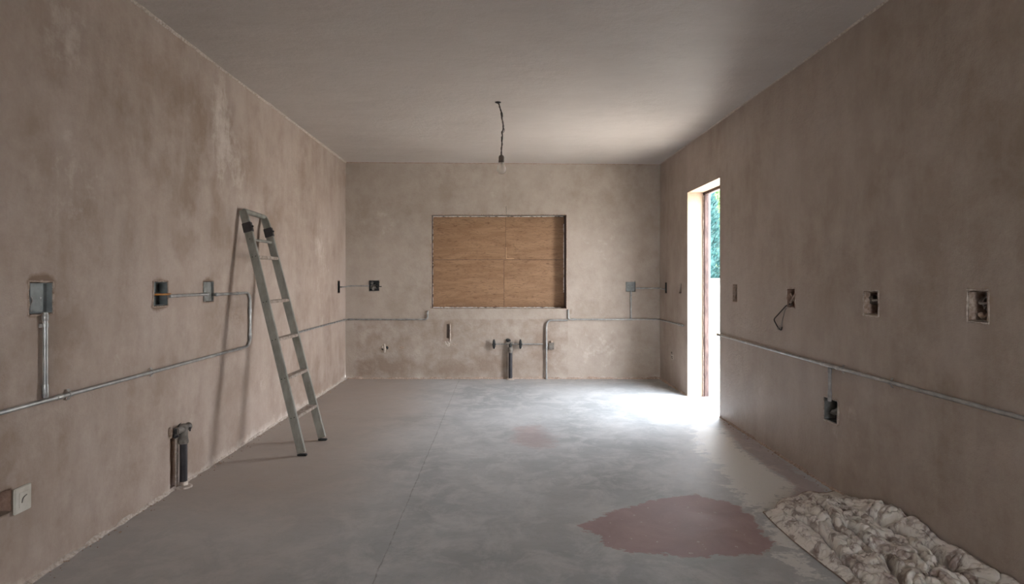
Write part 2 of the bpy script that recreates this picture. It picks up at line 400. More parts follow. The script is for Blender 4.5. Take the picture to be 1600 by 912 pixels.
L_ = lambda px, py, rx, rz, s: (*pL(px, py), rx, rz, s)
R_ = lambda px, py, rx, rz, s: (*pR(px, py), rx, rz, s)
B_ = lambda px, py, rx, rz, s: (*pB(px, py), rx, rz, s)
wallL = wall('wall_left', 'left', YR, YB, 0, 2.82, list(HL.values()), [], M['left'], .05, 11,
     pale=[L_(100, 35, .16, .28, .62), L_(345, 195, .20, .42, .6), L_(372, 260, .16, .3, .4), L_(500, 430, .6, .9, .35), L_(120, 290, .3, .25, .3), L_(300, 655, .12, .12, .3), L_(190, 560, .1, .05, .35), L_(385, 600, .3, .3, .3), L_(440, 600, .5, .35, .35)],  # broad blob near the back corner paints in the doorway's light
     brown=[L_(64, 436, .07, .035, .6), L_(250, 482, .09, .05, .4), L_(250, 434, .07, .03, .3), L_(325, 434, .06, .03, .35), L_(365, 325, .05, .06, .3)],
     base=basestrip(.09, .85))
wallR = wall('wall_right', 'right', YR, YB, 0, 2.82, list(HR.values()), [(DY0, DY1, 0, DH)], M['right'], .05, 23, thick=.17,
     pale=[R_(1330, 645, .10, .09, .5), R_(1306, 673, .06, .07, .5), R_(1185, 590, .5, .18, .22), R_(1470, 360, .25, .2, .25), R_(1365, 448, .05, .03, .3), R_(1340, 690, .03, .07, .4), R_(1330, 550, .5, .05, .25)],  # wide low blob beside the doorway paints in the glossy floor sheen
     brown=[R_(1400, 275, .3, .5, .25), R_(1240, 300, .5, .3, .2), R_(1440, 200, .4, .3, .2)],
     base=basestrip(.05, .4))
wallB = wall('wall_back', 'back', XL, XR, 0, 2.82, list(HB.values()), [WIN], M['back'], .045, 37, thick=.22,
     pale=[B_(650, 543, .22, .16, .55), B_(655, 575, .12, .2, .45), B_(640, 515, .25, .08, .35), B_(770, 583, .3, .06, .5), B_(880, 560, .08, .25, .35), B_(700, 545, .1, .1, .4), B_(770, 520, .3, .1, .25), B_(940, 540, .45, .3, .4), B_(860, 583, .3, .04, .4), B_(600, 340, .35, .3, .3), B_(940, 380, .4, .5, .25), B_(790, 300, .5, .1, .3)],
     brown=[B_(602, 572, .36, .12, .30), B_(664, 490, .05, .07, .75), B_(892, 486, .035, .07, .9), B_(710, 575, .3, .1, .3), B_(640, 350, .06, .12, .15), B_(668, 338, .1, .03, .4), B_(710, 332, .3, .02, .4), B_(888, 340, .05, .06, .5), B_(850, 545, .2, .25, .28), B_(770, 570, .4, .12, .2), B_(680, 495, .2, .02, .3)],
     base=basestrip(.05, .55), zone=lambda u, v: .52*(v < .742)*(u < .83)*np.clip((u-XL)*6, 0, 1)-.25*(v > .742))
# rear wall behind the camera; its opening is added to let in fill light
wallN = wall('wall_rear', 'rear', XL, XR, 0, 2.82, [], [(-.8, .8, 1.0, 2.1)], M['left'], .2, 51, thick=.2)
# outer skins so that no light leaks round the shell
sk = MB(); sk.box(XL-.4, XL-.1, YR-.22, YB+.22, -.1, 2.95); o = sk.build('wall_outer_left', M['garden_wall']); o['kind'] = 'structure'
sk = MB(); sk.box(XR+.1, XR+.17, YR-.22, DY0, 0, 2.95).box(XR+.1, XR+.17, DY1, YB+.22, 0, 2.95).box(XR+.1, XR+.17, DY0, DY1, DH, 2.95)
o = sk.build('wall_outer_right', M['garden_wall']); o['kind'] = 'structure'
sk = MB(); sk.box(XL-.1, WIN[0], YB+.1, YB+.22, 0, 2.95).box(WIN[1], XR+.1, YB+.1, YB+.22, 0, 2.95).box(WIN[0], WIN[1], YB+.1, YB+.22, WIN[3], 2.95).box(WIN[0], WIN[1], YB+.1, YB+.22, 0, WIN[2])
o = sk.build('wall_outer_back', M['garden_wall']); o['kind'] = 'structure'

# ------------------------------------------------------------------ floor and ceiling
def grid_surface(name, xs, ys, zf, m, attrs=()):
    xx, yy = np.meshgrid(xs, ys, indexing='ij'); zz = zf(xx, yy); nx, ny = len(xs), len(ys)
    V = np.stack([xx, yy, zz], -1).reshape(-1, 3)
    I = np.arange(nx*ny).reshape(nx, ny)
    Q = np.stack([I[:-1, :-1], I[1:, :-1], I[1:, 1:], I[:-1, 1:]], -1).reshape(-1, 4)
    me = bpy.data.meshes.new(name); me.from_pydata(V.tolist(), [], Q.tolist())
    for nm, fn in attrs:
        a = me.attributes.new(nm, 'FLOAT', 'POINT'); a.data.foreach_set('value', fn(xx, yy).reshape(-1).astype(np.float32))
    for p in me.polygons: p.use_smooth = True
    me.materials.append(m); o = bpy.data.objects.new(name, me); COL.objects.link(o); return o
pink_poly = [pF(*p) for p in ((905, 821), (960, 797), (1010, 782), (1085, 773), (1140, 783), (1172, 805), (1195, 835), (1214, 852), (1190, 865), (1140, 868), (1082, 872), (1030, 866), (985, 861), (945, 850), (930, 836))]
strip_poly = [pF(*p) for p in ((1128, 655), (1170, 682), (1290, 765), (1300, 790), (1232, 790), (1245, 758), (1205, 733), (1160, 700))]
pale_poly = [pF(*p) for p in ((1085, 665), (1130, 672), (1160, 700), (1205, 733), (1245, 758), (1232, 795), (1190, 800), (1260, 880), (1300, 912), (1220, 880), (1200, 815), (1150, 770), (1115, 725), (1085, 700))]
faint_poly = [pF(*p) for p in ((790, 690), (800, 665), (850, 660), (880, 690), (860, 705), (815, 700))]
def brown_floor(x, y):
    a = 1/(1+np.exp((x+.85+.12*(fbm(y*1.3, x, 4, 3)-.5)*2)/.16))*np.clip((y-2.0)/1.5, .55, 1)
    b = np.clip(1-np.abs(y-7.2)/.6, 0, 1)*.35
    return np.maximum(a*.85, b)
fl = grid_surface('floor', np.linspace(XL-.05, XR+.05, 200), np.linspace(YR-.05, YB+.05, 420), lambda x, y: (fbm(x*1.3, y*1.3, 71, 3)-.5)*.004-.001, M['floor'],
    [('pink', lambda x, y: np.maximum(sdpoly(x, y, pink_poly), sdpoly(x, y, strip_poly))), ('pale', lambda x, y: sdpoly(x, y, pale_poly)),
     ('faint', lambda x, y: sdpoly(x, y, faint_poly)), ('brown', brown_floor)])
fl['kind'] = 'structure'
def pC(px, py): y = 1.43*F/(CY-py); return (px-CX)*y/F, y
cx0, cy0 = pC(779, 161)
def ceil_lit_pale(x, y):  # paler area towards the back paints in the light on the ceiling
    return .25*np.clip(1.2-np.hypot((x-.6)/1.6, (y-6.0)/1.3), 0, 1)
ce = grid_surface('ceiling', np.linspace(XL-.2, XR+.16, 120), np.linspace(YR-.2, YB+.2, 200),
    lambda x, y: (2.705+.006*(YB-y))*(1-(x-XL)/(XR-XL))+2.678*(x-XL)/(XR-XL)+(fbm(x*1.0, y*1.0, 91, 3)-.5)*.012, M['ceil'],
    [('pale', ceil_lit_pale), ('brown', lambda x, y: .9*np.clip(1-np.hypot(x-cx0, y-cy0)/.04, 0, 1))])
ce['kind'] = 'structure'
o = MB().box(XL-.4, XR+.16, YR-.22, YB+.22, 2.86, 2.96).build('roof_slab', M['garden_wall']); o['kind'] = 'structure'

# ragged plaster fillets where walls meet floor and ceiling
def fillet(name, w, u0, u1, m, seed, hgt=.02, dep=.012, ceilrun=False):
    n = int((u1-u0)/.02); mb = MB(); V = []; Fc = []
    for i in range(n+1):
        u = u0+(u1-u0)*i/n
        r1 = float(fbm(u*9, 1.3, seed, 3)); r2 = float(fbm(u*23, 4.1, seed+3, 3))
        if ceilrun:
            x = WP(w, u, 0, 0)[0]; z0 = ceil_z(x, WP(w, u, 0, 0)[1]); h = hgt*(.6+.8*r1); d = dep*(.6+.8*r2)
            ps = [(z0-h, -.004), (z0-h, .004), (z0-h*.4, d*.6), (z0-.001, d), (z0+.012, d), (z0+.012, -.004)]
        else:
            h = hgt*(.2+1.6*r1*(1 if r2 > .36 else .2)); d = dep*(.2+1.6*r2)
            ps = [(h, -.004), (h, .003), (h*.5, d*.55), (.001, d), (-.01, d), (-.01, -.004)]
        for (v, nn_) in ps: V.append(WP(w, u, v, nn_))
    for i in range(n):
        for k in range(6):
            k2 = (k+1) % 6; Fc.append((i*6+k, i*6+k2, (i+1)*6+k2, (i+1)*6+k))
    Fc += [tuple(range(6)), tuple(range(n*6, n*6+6))]
    o = mb.add(V, Fc).build(name, m, smooth=True, ang=80); o['kind'] = 'structure'; return o
fillet('baseboard_left', 'left', YR, YB, M['mortar_pale'], 3, .015, .013)
fillet('baseboard_right', 'right', YR, DY0-.005, M['mortar'], 5, .014, .012)
fillet('baseboard_right', 'right', DY1+.005, YB, M['mortar'], 7, .014, .012)
fillet('baseboard_back', 'back', XL, XR, M['mortar'], 9, .018, .016)
fillet('trim_1', 'left', YR, YB, M['mortar_pale'], 13, .014, .012, True)
fillet('trim_2', 'right', YR, YB, M['mortar_pale'], 15, .008, .008, True)
fillet('trim_3', 'back', XL, XR, M['mortar'], 17, .008, .008, True)
def crumbs(name, w, u0, u1, n, seed, m):
    rnd = random.Random(seed); mb = MB()
    for i in range(n):
        u = rnd.uniform(u0, u1); r = rnd.uniform(.002, .006)*(1.6 if rnd.random() < .08 else 1); d = abs(rnd.gauss(0, .03))+.015
        x, y, z = WP(w, u, r*.4, d)
        if math.hypot(x-pB(797.5, 0)[0], y-YB) < .16 or math.hypot(x-pB(853, 0)[0], y-YB) < .12 or math.hypot(x-XL, y-3.47) < .18: continue
        if w == 'right' and DY0-.1 < u < DY1+.1: continue
        mb.blob((x, y, z), r, i, .5, 1, (1, 1, .6))
    o = mb.build(name, m, smooth=False); tag(o, 'fine plaster crumbs lying on the floor along the foot of the '+w+' wall', 'rubble', kind='stuff'); return o
crumbs('plaster_crumbs', 'left', 2.0, YB-.05, 220, 1, M['mortar'])
crumbs('plaster_crumbs', 'back', XL+.05, XR-.05, 120, 2, M['mortar'])
crumbs('plaster_crumbs', 'right', 3.4, YB-.05, 60, 3, M['mortar'])

# ------------------------------------------------------------------ window opening boarded with plywood
win = bpy.data.objects.new('window_1', None); COL.objects.link(win); win.location = ((WIN[0]+WIN[1])/2, YB+.18, WIN[2]); win['kind'] = 'structure'
sx, sz = pB(790, 405); sx *= 1.02; yb = YB+.165
def board(x0, x1, z0, z1, seed, notch=None):
    rnd = random.Random(seed); P = []
    def side(a, b, n, ax, s, amp):
        for i in range(n):
            t = i/n; p = [a[0]+(b[0]-a[0])*t, a[1]+(b[1]-a[1])*t]
            if i: p[ax] += s*rnd.uniform(0, amp)
            P.append(p)
    side((x0, z0), (x1, z0), 40, 1, 1, .006 if z0 < 1.2 else .0012); side((x1, z0), (x1, z1), 30, 0, -1, .006 if x1 > .5 else .001)
    side((x1, z1), (x0, z1), 40, 1, -1, .006 if z1 > 1.8 else .0012); side((x0, z1), (x0, z0), 30, 0, 1, .006 if x0 < -.5 else .001)
    n = len(P); V = [(p[0], yb, p[1]) for p in P]+[(p[0], yb+.018, p[1]) for p in P]
    Fc = [tuple(range(n)), tuple(reversed(range(n, 2*n)))]+[(i, (i+1) % n, n+(i+1) % n, n+i) for i in range(n)]
    return MB().add(V, Fc).build('plywood_panel', ply('plywood', (seed*1.7, 0, seed*2.3)), win, smooth=False)
e = .008; s2 = sx-.02
board(WIN[0]+e, sx-.0015, sz+.0015, WIN[3]-e, 1); board(sx+.0015, WIN[1]-e*.9, sz+.0015, WIN[3]-e, 2)
board(WIN[0]+e, s2-.0015, WIN[2]+e, sz-.0015, 3); board(s2+.0015, WIN[1]-e*.9, WIN[2]+e, sz-.0015, 4)
st = MB()
st.box(sx-.05, sx+.03, yb+.018, yb+.06, WIN[2]-.05, WIN[3]+.05).build('batten', M['frame_wood'], win)
st = MB(); st.box(WIN[0]-.05, WIN[1]+.05, yb+.0185, yb+.055, sz-.05, sz+.05).build('batten', M['frame_wood'], win)
# L shaped pencil-thin batten offcut at the middle seam
MB().box(sx+.004, sx+.012, yb-.004, yb+.0005, sz+.02, sz+.16).box(sx+.004, sx+.11, yb-.004, yb+.0005, sz+.012, sz+.02).build('sealing_strip', simple('strip_wood', srgb(196, 156, 120), .7), win)
# thin stripped frame liner on the reveals
MB().box(WIN[1]-.012, WIN[1]-.001, YB+.05, yb+.02, WIN[2]+.002, WIN[3]-.002).build('liner', M['frame_wood'], win, bevel=.001)
MB().box(WIN[0]+.001, WIN[0]+.008, YB+.10, yb+.02, WIN[2]+.002, WIN[3]-.002).build('liner', M['frame_wood'], win, bevel=.001)
# hair crack above the window
for (p0, p1) in (((WIN[0]+.004, WIN[2]+.004), (WIN[1]-.05, WIN[2]+.004)), ((WIN[0]+.004, WIN[3]-.004), (WIN[1]-.02, WIN[3]-.004)), ((WIN[0]+.004, WIN[2]), (WIN[0]+.004, WIN[3])), ((WIN[1]-.016, WIN[2]+.2), (WIN[1]-.016, WIN[3]-.1))):
    a, b_ = Vector((p0[0], yb-.002, p0[1])), Vector((p1[0], yb-.002, p1[1])); n = int((b_-a).length/.02); rs = [.0088*(random.uniform(.35, 1.15) if random.random() > .12 else .1) for _ in range(n+1)]
    MB().tube([a.lerp(b_, i/n) for i in range(n+1)], rs, 6).build('light_leak_bead', M['leak_light'], win)  # white beads stand in for sky light leaking round the boards
for bx in ((WIN[0]-.05, WIN[1]+.05, WIN[2]-.05, WIN[2]+.03), (WIN[0]-.05, WIN[1]+.05, WIN[3]-.03, WIN[3]+.05), (WIN[0]-.05, WIN[0]+.03, WIN[2]+.03, WIN[3]-.03), (WIN[1]-.03, WIN[1]+.05, WIN[2]+.03, WIN[3]-.03)):
    MB().box(bx[0], bx[1], yb+.0185, yb+.05, bx[2], bx[3]).build('gap_light_blocker', M['frame_wood'], win)  # unseen strips added behind the boards to block sky through the gaps
cr_ = MB(); x = pB(791, 0)[0]; pts = []
for i in range(9): pts.append((x+random.uniform(-.004, .004), YB-.0005, pB(0, 322+i*1.7)[1]))
o = cr_.tube(pts, .0022, 6).build('crack', M['boxdark'], wallB)
# knocked edges of the reveal (mortar lip)
def lip(p0, p1, seed, m, r=.006, ax=(1, 0, 0), parent=None, name='mortar_lip'):
    a, b = Vector(p0), Vector(p1); n = int((b-a).length/.02); pts = []; rs = []
    for i in range(n+1):
        p = a.lerp(b, i/n); pts.append(p+Vector((random.uniform(-.002, .002), random.uniform(-.001, .001), random.uniform(-.002, .002)))); rs.append(r*random.uniform(.3, 1.1))
    return MB().tube(pts, rs, 7).build(name, m, parent)
lip((WIN[0], YB, WIN[2]), (WIN[0], YB, WIN[3]), 1, M['mortar'], parent=wallB)
lip((WIN[1]+.002, YB, WIN[2]), (WIN[1]+.002, YB, WIN[3]), 1, M['mortar'], .005, parent=wallB)
lip((WIN[0], YB, WIN[3]), (WIN[1], YB, WIN[3]), 2, M['mortar'], parent=wallB)
lip((WIN[0], YB, WIN[2]), (WIN[1], YB, WIN[2]), 3, M['mortar'], .006, parent=wallB)

# ------------------------------------------------------------------ doorway
dr = bpy.data.objects.new('door_1', None); COL.objects.link(dr); dr.location = (XR+.1, (DY0+DY1)/2, 0); dr['kind'] = 'structure'
RV = M['reveal']
MB().box(XR+.0, XR+.168, DY1-.006, DY1+.002, .0, DH-.006).build('jamb_plaster', RV, dr)
MB().box(XR+.0, XR+.168, DY0-.002, DY0+.006, .0, DH-.006).build('jamb_plaster', RV, dr)
MB().box(XR+.0, XR+.168, DY0-.002, DY1+.002, DH-.008, DH+.002).build('soffit_plaster', RV, dr)
x0, x1 = XR+.168, XR+.215
MB().box(x0, x1, DY1-.045, DY1+.03, 0, DH).build('frame_post', M['frame_wood'], dr, bevel=.004)
MB().box(x0, x1, DY0-.03, DY0+.012, 0, DH).build('frame_post', M['frame_wood'], dr, bevel=.004)
MB().box(x0, x1, DY0-.03, DY1+.03, DH-.035, DH+.03).build('frame_head', M['frame_wood'], dr, bevel=.004)
lip((x0-.002, DY1-.02, .01), (x0-.002, DY1-.02, DH-.04), 4, M['mortar_pale'], .008, parent=dr)
x2 = XR+.235
MB().box(x1, x2, DY1-.03, DY1+.05, 0, DH+.02).build('outer_jamb', M['frame_white'], dr)
MB().box(x1, x2, DY0-.05, DY0+.004, 0, DH+.02).build('outer_jamb', M['frame_white'], dr)
MB().box(x1, x2, DY0-.05, DY1+.05, DH-.02, DH+.05).build('outer_head', M['frame_white'], dr)
MB().box(XR+.165, x2+.02, DY0-.002, DY1+.002, -.03, .006).build('threshold', M['ground'], dr, bevel=.002)
MB().box(XR+.048, XR+.168, DY0, DY1, -.03, .002).build('threshold', M['floor'], dr)

# ------------------------------------------------------------------ junction boxes and recesses
BG = 'electrical boxes set into the walls'
def open_box(w, h, label, m=M['boxmetal'], name='junction_box', depth=.05, inner=None, group=None, ins=.003, rim=True, proud=.001, side=None):
    u0, u1, v0, v1 = h; u0 += ins; u1 -= ins; v0 += ins; v1 -= ins
    t = thing(name, label, 'electrical box', WP(w, (u0+u1)/2, v0, -.02), group)
    T = .002
    back = MB(); P = lambda u, v, n: WP(w, u, v, n)
    def slab(mb, a0, a1, b0, b1, n0, n1):
        mb.hexa([P(a0, b0, n0), P(a1, b0, n0), P(a1, b1, n0), P(a0, b1, n0)], [P(a0, b0, n1), P(a1, b0, n1), P(a1, b1, n1), P(a0, b1, n1)])
    slab(back, u0, u1, v0, v1, -depth-T, -depth); back.build('back_plate', m, t)
    sd = MB()
    slab(sd, u0, u0+T, v0, v1, -depth, proud); slab(sd, u1-T, u1, v0, v1, -depth, proud)
    slab(sd, u0+T, u1-T, v0, v0+T, -depth, proud); slab(sd, u0+T, u1-T, v1-T, v1, -depth, proud)
    sd.build('side_wall', side or m, t)
    for a in (.3, .7):
        sc = MB(); c = P(u0+(u1-u0)*a, v0+(v1-v0)*.5, -depth)
        ax = 'x' if w in ('left', 'right') else 'y'
        sc.lathe(c, [(.004, -.001), (.004, .001), (.0025, .0015)] if w == 'left' else [(.004, .001), (.004, -.001), (.0025, -.0015)], 12, ax).build('screw', M['galv'], t)
    return t
def wires(w, t, pts_uvn, m, r=.0022, name='wire'):
    P = [WP(w, *p) for p in pts_uvn]; P = arc_path(P, .02, 4)
    return MB().tube(P, r, 8).build(name, m, t)
def plaster_bit(w, t, u, v, n, r, seed, m=M['mortar'], sc=(1, 1, 1), name='mortar_lump'):
    return MB().blob(WP(w, u, v, n), r, seed, .6, 2, sc).build(name, m, t, smooth=False)
# left wall
h = HL['a']; t = open_box('left', h, 'open grey metal box on the left wall above a vertical conduit', M['boxmetal'], depth=.022)
um, vm = (h[0]+h[1])/2, (h[2]+h[3])/2
wires('left', t, [(h[0]+.012, h[3]-.04, -.02), (h[0]+.02, h[3]-.06, -.012), (h[0]+.03, vm-.01, -.012), (h[0]+.022, h[2]+.03, -.02), (h[0]+.03, h[2]+.01, -.018)], M['wire_grey'], .0035)
wires('left', t, [(h[0]+.008, vm+.01, -.02), (h[0]+.014, vm-.02, -.012), (h[0]+.008, h[2]+.01, -.018)], M['wire_grey'])
h = HL['b']; t = open_box('left', h, 'dark open metal box on the left wall with an orange wire end', M['boxmetal'], depth=.05)
vm = pL(250, 460)[1]
wires('left', t, [(h[0]+.01, vm, -.045), (h[0]+.03, vm, -.01), (h[1]-.02, vm, .006), (h[1]+.012, vm, .010)], M['wire_orange'], .006)
wires('left', t, [(h[0]+.02, vm-.03, -.046), (h[0]+.04, vm-.005, -.02), (h[1]-.01, vm+.004, .006)], M['wire_black'], .003)
wires('left', t, [(h[0]+.015, vm+.04, -.046), (h[0]+.03, vm+.01, -.02), (h[1]-.01, vm-.004, .004)], M['wire_black'], .003)
h = HL['c']; t = open_box('left', h, 'small box closed by a pale metal plate on left wall near ladder', M['boxpale'], depth=.012)
h = HL['slot']; t = open_box('left', h, 'narrow metal box at far end of left wall beside the back corner', M['boxdark'])
# cup recess and hanging switch plate, bottom left
h = HL['cup']; t = thing('wall_socket', 'white square cover plate by an opened recess low on left wall', 'socket', WP('left', h[1], h[2], -.02))
MB().hexa([WP('left', h[1]-.006, h[2]+.002, 0), WP('left', h[1]-.001, h[2]+.002, 0), WP('left', h[1]-.001, h[3]-.002, 0), WP('left', h[1]-.006, h[3]-.002, 0)],
          [WP('left', h[1]-.006, h[2]+.002, -.07), WP('left', h[1]-.001, h[2]+.002, -.07), WP('left', h[1]-.001, h[3]-.002, -.07), WP('left', h[1]-.006, h[3]-.002, -.07)]).build('clay_side', M['reveal_clay'], t)
ya, yc = pL(19, 0)[0], pL(45, 0)[0]; za, zb = pL(32, 799)[1], pL(32, 759)[1]
MB().box(XL+.001, XL+.012, ya, yc, za, zb).build('cover_plate', M['white_plastic'], t, bevel=.003)
MB().box(XL+.012, XL+.015, ya+.018, yc-.018, za+.022, zb-.022).build('rocker', M['white_plastic'], t, bevel=.001)
wires('left', t, [((ya+yc)/2-.012, (za+zb)/2-.012, .0155), ((ya+yc)/2-.008, (za+zb)/2+.008, .017), ((ya+yc)/2+.012, (za+zb)/2+.014, .0155)], M['cement'], .002, 'scratch_bead')
# right wall
h = HR['a']; t = open_box('right', h, 'small rubble-choked box on right wall next to the doorway', M['boxdark'], side=M['mortar'])
for k in range(7): plaster_bit('right', t, h[0]+.02+.01*(k % 3)*2, h[2]+.015+k*.018, -.03, .012, k, M['cement'])
h = HR['b']; t = open_box('right', h, 'box on right wall with crossed mortar and dangling wires', M['reveal_clay'], depth=.045)
um, vm = (h[0]+h[1])/2, (h[2]+h[3])/2
def bar(a, b, r, m, nm='strap'):
    return MB().tube([WP('right', *a), WP('right', *b)], r, 6).build(nm, m, t)
bar((h[0]+.012, h[3]-.03, -.012), (h[1]-.012, h[2]+.03, -.016), .009, M['mortar']); bar((h[1]-.012, h[3]-.035, -.02), (h[0]+.012, h[2]+.02, -.014), .008, M['mortar'])
a1 = pR(1229, 478); a2 = pR(1213, 499); a3 = pR(1219, 513); a4 = pR(1223, 516); a5 = pR(1221, 511); a6 = pR(1229, 482)
wires('right', t, [(h[1]-.01, h[2]+.03, -.03), (h[1]+.002, h[2]+.008, .004), (*a1, .006), (*a2, .02), (*a3, .012), (*a4, .010), (pR(1224, 511)[0], pR(1224, 511)[1], .010)], M['wire_black'], .0042)
wires('right', t, [(h[1]-.015, h[2]+.02, -.03), (*a6, .008), (*pR(1224, 500), .008), (*pR(1223, 511), .010), (*a3, .008), (*pR(1219, 508), .008)], M['wire_grey'], .003)
MB().blob(WP('right', *a3, .012), .009, 3, .3).build('wire_nut', M['cement'], t)
h = HR['c']; t = open_box('right', h, 'dark open box in the middle of the right wall', M['boxdark'], depth=.07, side=M['mortar'])
wires('right', t, [(h[0]+.01, h[3]-.035, -.06), (h[0]+.03, h[3]-.045, -.02), (h[1]-.03, h[3]-.05, -.025), (h[1]-.015, h[3]-.04, -.06)], M['wire_grey'], .006)
plaster_bit('right', t, h[1]-.02, h[3]-.05, -.045, .022, 4, M['cement'])
h = HR['d']; t = open_box('right', h, 'large open box nearest the camera on right wall with pale wires', M['boxdark'], depth=.07, side=M['mortar'])
vm = (h[2]+h[3])/2
wires('right', t, [(h[1]-.01, h[3]-.03, -.06), (h[1]-.03, vm+.01, -.02), (h[0]+.03, vm+.012, -.015), (h[0]+.01, vm+.03, -.06)], M['wire_grey'], .006)
wires('right', t, [(h[0]+.02, h[3]-.01, -.05), (h[0]+.045, h[3]-.03, -.02), (h[0]+.05, vm, -.02), (h[0]+.03, h[2]+.02, -.05)], M['wire_grey'], .003)
for k in range(3): plaster_bit('right', t, h[0]+.02+.018*k, h[2]+.012+.005*k, -.03, .014, k+9, M['mortar'])
plaster_bit('right', t, (h[0]+h[1])/2-.01, vm, -.045, .02, 5, M['cement'])
plaster_bit('right', t, h[0]+.018, h[2]+.04, -.05, .02, 6, M['cement'])
h = HR['e']; t = open_box('right', h, 'low open box hanging from a short conduit on the right wall', M['boxpale'], depth=.07)
MB().hexa([WP('right', h[0]+.004, h[2]+.004, -.068), WP('right', h[1]-.004, h[2]+.004, -.068), WP('right', h[1]-.004, h[3]-.004, -.068), WP('right', h[0]+.004, h[3]-.004, -.068)],
          [WP('right', h[0]+.004, h[2]+.004, -.063), WP('right', h[1]-.004, h[2]+.004, -.063), WP('right', h[1]-.004, h[3]-.004, -.063), WP('right', h[0]+.004, h[3]-.004, -.063)]).build('dark_liner', M['black'], t)
plaster_bit('right', t, (h[0]+h[1])/2, (h[2]+h[3])/2-.005, -.03, .028, 7, M['boxpale'], (1, 1, .7))
plaster_bit('right', t, h[0]-.006, (h[2]+h[3])/2-.01, .002, .022, 8, M['mortar_pale'], (.2, .5, 2.6))
h = HR['f']; t = open_box('right', h, 'thin edge-on box on the right wall nearest the back corner', M['boxdark'])
h = HR['g']; t = open_box('right', h, 'torn triangular hole with a dark box on right wall beyond the doorway', M['black'], depth=.06)
u0, u1, v0, v1 = h
MB().hexa([WP('right', u1-.0, v0, .003), WP('right', u1+.012, v0, .002), WP('right', u1+.01, v1+.01, .002), WP('right', u0+.01, v1+.01, .003)],
          [WP('right', u1-.0, v0, -.02), WP('right', u1+.012, v0, -.02), WP('right', u1+.01, v1+.01, -.02), WP('right', u0+.01, v1+.01, -.02)]).build('plaster_flap', M['right'], t)
for k_, (hh_, wl_) in enumerate(((HR['b'], 'right'), (HR['c'], 'right'), (HR['d'], 'right'), (HR['e'], 'right'), (HL['a'], 'left'), (HL['b'], 'left'))):
    random.seed(40+k_)
    for (a_, b_) in (((hh_[0], hh_[2]), (hh_[0], hh_[3])), ((hh_[1], hh_[2]), (hh_[1], hh_[3])), ((hh_[0], hh_[2]), (hh_[1], hh_[2])), ((hh_[0], hh_[3]), (hh_[1], hh_[3]))):
        o_ = (hh_[0]+hh_[1])/2, (hh_[2]+hh_[3])/2; g_ = .004
        f_ = lambda p: WP(wl_, p[0]+(g_ if p[0] > o_[0] else -g_), p[1]+(g_ if p[1] > o_[1] else -g_), .0)
        lip(f_(a_), f_(b_), 1, M['mortar_pale'] if wl_ == 'right' else M['mortar'], .006, parent=wallR if wl_ == 'right' else wallL)
# small blanked outlet low on the right wall beyond the door
u, v = pR(1051, 556); t = thing('junction_box', 'tiny plastered-over outlet low on right wall near back corner', 'electrical box', WP('right', u, v-.04, 0))
P_ = lambda du, dv, n: WP('right', u+du, v+dv, n)
MB().hexa([P_(-.05, -.035, .003), P_(.0, -.035, .003), P_(.0, .035, .003), P_(-.05, .035, .003)], [P_(-.05, -.035, -.01), P_(.0, -.035, -.01), P_(.0, .035, -.01), P_(-.05, .035, -.01)]).build('cover_plate', M['mortar_pale'], t, bevel=.002)
for k in range(4): MB().blob(P_(.012+.01*(k % 2), -.03+.022*k, .002), .011, k, .6, 1).build('mortar_lump', M['cement'] if k % 2 else M['mortar_pale'], t, smooth=False)
# back wall
h = HB['a']; t = open_box('back', h, 'dark open box left of the boarded window with mortar inside', M['boxdark'])
plaster_bit('back', t, h[0]+.05, h[2]+.05, -.04, .034, 2, M['cement']); plaster_bit('back', t, h[0]+.03, h[3]-.03, -.04, .02, 3, M['cement'])
MB().tube([WP('back', h[1]-.02, (h[2]+h[3])/2-.01, -.01), WP('back', h[1]+.03, (h[2]+h[3])/2-.01, .006)], .006, 8).build('lug', M['boxdark'], t)
h = HB['b']; t = open_box('back', h, 'grey metal box right of the boarded window above a short conduit', M['boxmetal'], depth=.02)
h = HB['g']; t = thing('wall_slot', 'narrow vertical slot with pale crumbling edge below the window', 'slot', WP('back', (h[0]+h[1])/2, h[2], 0))
lip(WP('back', h[1]+.006, h[2]-.04, .003), WP('back', h[1]+.006, h[3], .002), 5, M['mortar_pale'], .009, parent=t, name='mortar_lip')
for k in range(6): plaster_bit('back', t, h[0]+.0+.02*(k % 3)-.01, h[2]-.05-.02*(k//2), .001, .012, k, M['mortar_pale'], (1, .4, 1))
for k in range(4): plaster_bit('back', t, h[1]+.03+.022*k, h[2]-.085+.012*(k % 2), .0, .008, k+20, M['mortar'], (1.2, .4, .8))
# broken stub left of it
u, v = pB(601, 543); t = thing('pipe_stub', 'broken pipe stub in a ragged hole low on the back wall, left side', 'pipe', WP('back', u, v-.05, 0))
MB().tube([WP('back', u-.07, v-.004, .002), WP('back', u-.02, v+.01, .012), WP('back', u-.005, v-.01, .02)], [.006, .02, .01], 8).build('shard', M['mortar_pale'], t, smooth=False)
MB().tube([WP('back', u+.0, v-.055, .006), WP('back', u+.004, v+.0, .02), WP('back', u, v+.05, .008)], [.012, .018, .006], 8).build('shard', M['mortar_pale'], t, smooth=False)
MB().blob(WP('back', u-.022, v-.012, .001), .02, 3, .4, 2, (1, .3, 1)).build('hole', M['black'], t)
MB().blob(WP('back', u+.03, v-.0, .001), .014, 4, .4, 2, (1, .3, 1.4)).build('hole', M['boxdark'], t)
plaster_bit('back', t, u+.22, v, .0, .02, 6, M['mortar'], (1.6, .25, .8))

